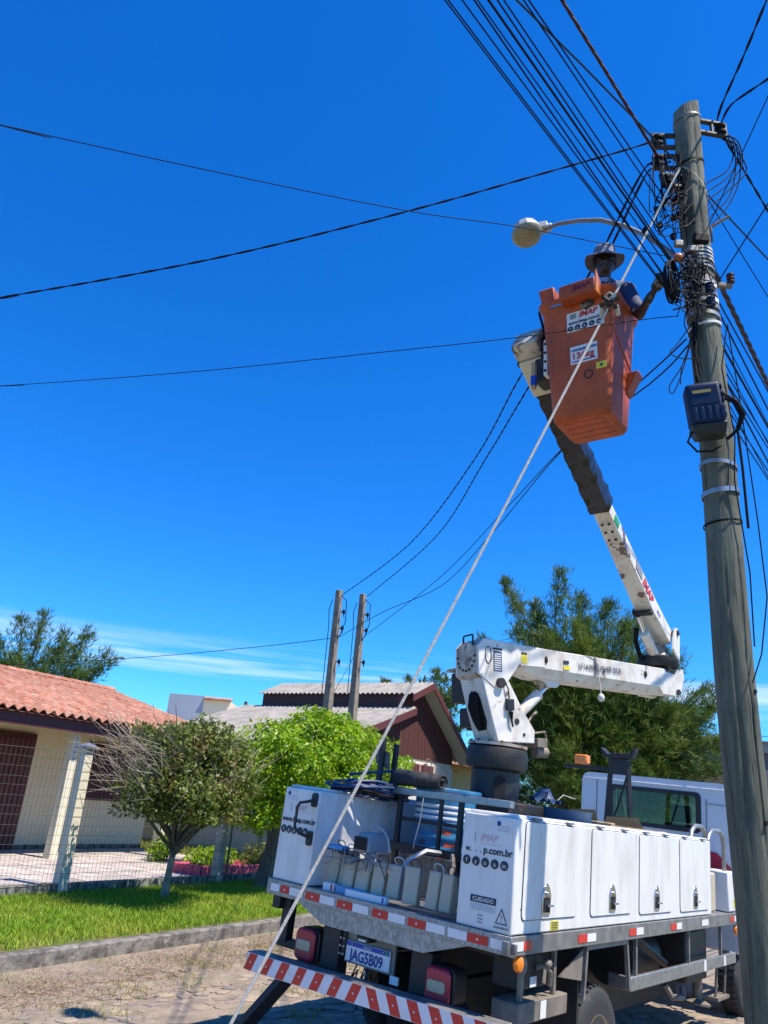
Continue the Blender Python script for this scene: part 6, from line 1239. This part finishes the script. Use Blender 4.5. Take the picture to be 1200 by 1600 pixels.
cable('twisted drop descending from the right-hand rack to the right edge', [(2.60, 5.0, 7.46), (2.66, 5.06, 7.56), (2.8, 5.2, 7.61), (3.4, 5.8, 7.59), (5.2, 7.62, 7.5), (8.26, 10.71, 7.35)], .006, twist=2)
cable('thin wire descending steeply just right of the pole shaft', [(2.48, 5.05, 6.84), (9.52, 12.48, 6.54)], .0045)
cable('twisted service drop sweeping from the pole top to the left edge', [(2.149, 4.95, 7.311), (1.858, 5.0, 7.202), (1.301, 5.1, 7.029), (-0.048, 5.3, 6.582), (-1.712, 5.6, 6.159), (-3.69, 6.0, 5.85), (-5.019, 6.3, 5.742)], .005, twist=2, ext_=12)
cable('thin wire from the upper left edge passing in front of the lamp', [(2.133, 4.95, 6.04), (1.517, 4.95, 6.129), (0.817, 4.8, 6.087), (0.006, 4.7, 6.058), (-1.157, 4.5, 6.045), (-2.949, 4.2, 6.073), (-3.832, 4.1, 6.165)], .0035, ext_=16)
cable('thin wire from the left edge passing in front of the bucket', [(2.13, 4.9, 5.444), (1.831, 4.9, 5.38), (0.92, 5.0, 5.203), (-0.106, 5.3, 5.164), (-1.813, 6.0, 5.24), (-3.919, 6.8, 5.36), (-5.521, 7.3, 5.428)], .0034, ext_=12)
cable('service drop to the top of the shorter concrete pole', [(2.16, 4.93, 7.06), (2.05, 4.97, 7.02), (1.928, 5.0, 6.905), (1.737, 6.0, 6.583), (1.518, 8.0, 6.724), (1.347, 11.0, 6.926), (0.582, 15.0, 6.785), (-0.85, 18.2, 6.398)], .006, twist=2)
cable('service drop to the top of the concrete pole nearer the brown gable', [(2.17, 4.93, 7.02), (2.06, 4.97, 6.98), (1.948, 5.0, 6.858), (1.817, 6.0, 6.591), (1.636, 8.0, 6.62), (1.52, 11.0, 6.942), (1.103, 15.0, 6.97), (-.25, 19.1, 6.646)], .006, twist=2)
cable('thin drop line from below the bucket to the middle of the nearer-gable concrete pole', [(2.199, 4.95, 5.276), (2.208, 5.9, 5.488), (2.143, 8.5, 6.035), (2.095, 12.0, 6.615), (1.363, 16.0, 6.447), (-0.149, 19.0, 5.668)], .007)
cable('thin drop line from below the bucket sagging to the shorter concrete pole', [(2.21, 4.95, 5.22), (2.263, 5.9, 5.441), (2.127, 8.5, 5.998), (1.837, 12.0, 6.11), (1.288, 15.0, 5.955), (.16, 17.0, 5.78), (-0.82, 18.2, 5.367)], .007)
cable('thin line from the shorter concrete pole to the far left tree', [(-0.95, 18.2, 5.334), (-2.888, 19.0, 5.103), (-6.681, 21.0, 4.848), (-13.287, 24.0, 4.504)], .008, ext_=2)
cable('short wire slanting down behind the two concrete poles', [(-0.264, 19.1, 5.516), (-0.568, 19.5, 4.915), (-0.923, 20.0, 4.232)], .006)
cable('pair of far wires crossing behind the wooden pole near the horizon', [(8, 44, 5.8), (22, 45, 6.9), (34, 46, 7.0)], .02)
# crossing jumper pair that comes up from behind the person to the pole top
# ------------------------------------------------------------------ hand line with pulley block
rp = thing('hand_line', 'taut white rope running from the pole top to the ground in front of the truck', 'rope', (-.95, 5.3, -.1))
pA, pB = Vector((2.175, 4.78, 6.80)), Vector((-.56, 4.5, .70)); 
def on_line(t): return pA.lerp(pB, t)
pC = Vector((-.80, 4.476, .16)); pD = pA+(pB-pA)*1.125
hk = Vector((1.50, 4.72, 5.30))
mb = MB(); N = 60
mb.tube([pA.lerp(pD, k/N)-Vector((0, 0, .05))*math.sin(math.pi*k/N) for k in range(N+1)], .0092, 8)
mb.build('strands', 'rope', rp, world=True)
blk = thing('pulley_block', 'small pulley of black and grey rollers knotted into the white rope', 'pulley')if False else None
BP = None
for k in range(1, 1000):
    p = pA.lerp(pD, k/1000)
    if p.z < 5.38: BP = p; break
bl_ = thing('rope_spool', 'cluster of black and clear plastic spools knotted into the rope in front of the bucket', 'rope spool', BP)
dd = (pD-pA).normalized(); TS = frame(BP, (-.866, .5, 0), None, -dd)
VW = Vector((-BP.x, -BP.y, H-BP.z)).normalized()
TV = frame(BP+VW*.03, VW.cross(Vector((0, 0, 1))), None, VW)
MB(TV).lathe([(.022, -.05), (.036, -.045), (.036, .03), (.028, .035), (.022, .03)], 18).build('core', 'terminal_black', bl_, world=True)
for k in range(6):
    a = 2*math.pi*k/6+.3; c = Vector((.055*math.cos(a), .055*math.sin(a), 0))
    MB(TV).cyl(c+Vector((0, 0, -.02)), c+Vector((0, 0, .015)), .019, n=10).build('roller', 'terminal_black', bl_, world=True)
for sx_ in (-.05, .05): MB(TV).cyl((sx_, .03, -.02), (sx_*1.2, .10, -.05), .016, n=10).build('sleeve', 'lamp_body', bl_, world=True)
MB(TV).tube([(-.03, -.05, .02), (0, -.02, .045), (.03, -.045, .02), (0, -.07, .03), (-.03, -.05, .02)], .008, 6).build('knot', 'rope', bl_, world=True)

# ------------------------------------------------------------------ person in the bucket
pn = thing('person', 'person in dark striped shirt, gloves and bucket hat working from the orange bucket', 'person', (1.70, 5.48, 4.76))
def remesh(o, vox, sm=4):
    r = o.modifiers.new('r', 'REMESH'); r.mode = 'VOXEL'; r.voxel_size = vox; r.use_smooth_shade = True
    s = o.modifiers.new('s', 'SMOOTH'); s.iterations = sm; s.factor = .5; return o
def caps(mb, pts, rr, n=12):
    mb.tube(pts, rr, n)
    for p, r in zip(pts, rr): mb.ell(p, (r, r, r), n, 8)
hd = Vector((1.75, 5.45, 6.325)); nk = Vector((1.745, 5.485, 6.17)); fc = Vector((-.25, -.95, -.12)).normalized()
HT = frame(hd, Vector((-fc.y, fc.x, 0)), None, Vector((-.03, -.05, 1)))     # x = to the viewer's right side of him is -x? y = facing away
fx = Vector((.97, -.25, 0))                                        # towards the viewer's right
def hp(x, y, z): return hd+fx*x-fc*y*-1*(-1)+Vector((0, 0, z)) if False else hd+fx*x+fc*y+Vector((0, 0, 1))*z
sL, sR_ = Vector((1.93, 5.44, 6.06)), Vector((1.58, 5.52, 6.075))
eL, wL, hL = Vector((1.985, 5.31, 5.73)), Vector((2.02, 5.17, 5.80)), Vector((2.055, 5.10, 5.86))
eR, wR, hR = Vector((1.51, 5.42, 5.74)), Vector((1.50, 5.27, 5.68)), Vector((1.51, 5.22, 5.67))
b = MB()
for z, rx in ((-.02, .076), (.03, .080), (.075, .074)): b.ell(hp(0, -.01, z), (rx, .094, .08), 16, 12)
b.ell(hp(0, .035, -.07), (.055, .05, .045), 12, 8); b.ell(hp(0, .088, -.012), (.016, .022, .024), 10, 8); b.ell(hp(0, .08, -.055), (.03, .016, .011), 10, 8); b.ell(hp(0, .078, -.068), (.026, .014, .009), 10, 8)
for s in (-1, 1): b.ell(hp(s*.08, -.01, -.01), (.014, .022, .032), 8, 8); b.ell(hp(s*.03, .07, .02), (.02, .016, .012), 8, 6)
caps(b, [hp(0, -.02, -.06), nk], [.056, .060]); caps(b, [nk, Vector((1.735, 5.49, 6.05)), Vector((1.71, 5.49, 5.75)), Vector((1.70, 5.49, 5.55))], [.07, .13, .13, .125])
for s_, e_, w_, h_ in ((sL, eL, wL, hL), (sR_, eR, wR, hR)):
    caps(b, [Vector((1.735, 5.49, 6.06)), s_], [.10, .066]); caps(b, [s_, e_], [.056, .043]); caps(b, [e_, w_], [.042, .029]); caps(b, [w_, h_], [.028, .03])
for s in (-1, 1): caps(b, [Vector((1.68+s*.075, 5.49-s*.03, 5.55)), Vector((1.60+s*.075, 5.47-s*.03, 5.16)), Vector((1.585+s*.075, 5.50-s*.03, 4.80))], [.085, .062, .045])
body = remesh(b.build('body', 'skin', pn, world=True), .011)
c = MB(); caps(c, [Vector((1.742, 5.49, 6.12)), Vector((1.735, 5.49, 6.05)), Vector((1.71, 5.49, 5.75)), Vector((1.70, 5.49, 5.52))], [.088, .150, .150, .145])
for s_, e_ in ((sL, eL), (sR_, eR)): caps(c, [Vector((1.735, 5.49, 6.065)), s_], [.115, .082]); caps(c, [s_, s_.lerp(e_, .75)], [.076, .066])
remesh(c.build('shirt', 'shirt', pn, world=True), .013, 3)
c = MB()
for s in (-1, 1): caps(c, [Vector((1.675+s*.055, 5.49-s*.02, 5.54)), Vector((1.60+s*.075, 5.47-s*.03, 5.16)), Vector((1.585+s*.075, 5.50-s*.03, 4.86))], [.105, .078, .066])
remesh(c.build('trousers', 'pants', pn, world=True), .014, 3)
for s in (-1, 1): MB().ell((1.575+s*.07, 5.46-s*.03, 4.797), (.05, .11, .045)).build('boot', 'cable_black', pn, world=True)
def glove(w, h, side, up_d):
    g = MB(); d = (h-w).normalized(); u = d.cross(up_d).normalized(); v = u.cross(d).normalized(); palm = h+d*.035
    caps(g, [w-d*.03, w+d*.02], [.037, .034]); g.ell(palm, (.045, .045, .045), 12, 9)
    caps(g, [h-u*.02, palm+d*.03-u*.025], [.03, .026]); caps(g, [h+u*.02, palm+d*.03+u*.025], [.03, .026])
    for k in range(4):
        o_ = u*(-.036+.024*k); l_ = (.030, .036, .034, .026)[k]
        p1 = palm+d*.032+o_; p2 = p1+(d*.8+v*.5).normalized()*l_; p3 = p2+(v*.95-d*.1).normalized()*l_*.9; p4 = p3+(-d*.9+v*.3).normalized()*l_*.7
        caps(g, [p1, p2, p3, p4], [.0115, .011, .0105, .0095], 8)
    t0 = h+u*side*.038; t1 = t0+(u*side*.5+d*.6+v*.5).normalized()*.035; t2 = t1+(d*.6+v*.75).normalized()*.03
    caps(g, [t0, t1, t2], [.015, .013, .011], 8); return g
remesh(glove(wL, hL, -1, Vector((0, 0, 1))).build('glove', 'glove', pn, world=True), .006, 2); remesh(glove(wR, hR, 1, Vector((0, 0, 1))).build('glove', 'glove', pn, world=True), .006, 2)
# hat with drooping brim
prof = [(.178, -.020), (.175, -.014), (.14, .008), (.106, .03), (.101, .05), (.097, .10), (.088, .125), (.06, .14), (.01, .143)]
vs = []; fs = []; n = 36
for i, (r_, z_) in enumerate(prof):
    for j in range(n):
        t = 2*math.pi*j/n; wv = (.028*math.cos(2*t+.3)+.008*math.sin(5*t)) if r_ > .12 else 0; wv *= (r_-.1)/.08 if r_ > .12 else 0
        p = hp(r_*math.cos(t)*.93, r_*math.sin(t)-.01, z_+.055+wv*1.0); vs.append(p[:])
for i in range(len(prof)-1):
    for j in range(n): fs.append((i*n+j, i*n+(j+1) % n, (i+1)*n+(j+1) % n, (i+1)*n+j))
fs.append(tuple((len(prof)-1)*n+j for j in range(n)))
ht = MB().add(vs, fs).build('hat', 'hat', pn, world=True, ang=80); so_ = ht.modifiers.new('t', 'SOLIDIFY'); so_.thickness = .005
sg = MB()
for s in (-1, 1): sg.ell(hp(s*.034, .086, .018), (.028, .012, .02), 12, 8)
sg.tube([hp(-.034, .092, .026), hp(.034, .092, .026)], .005, 6).tube([hp(-.06, .08, .022), hp(-.085, .0, .02)], .004, 5).tube([hp(.06, .08, .022), hp(.085, .0, .02)], .004, 5)
sg.build('sunglasses', 'lens_black', pn, world=True)
MB().tube([hp(-.085, .03, .03), hp(-.09, .04, -.06), hp(-.07, .05, -.16)], .004, 5).tube([hp(.085, .03, .03), hp(.088, .04, -.06)], .004, 5).build('hat_cord', 'cable_black', pn, world=True)
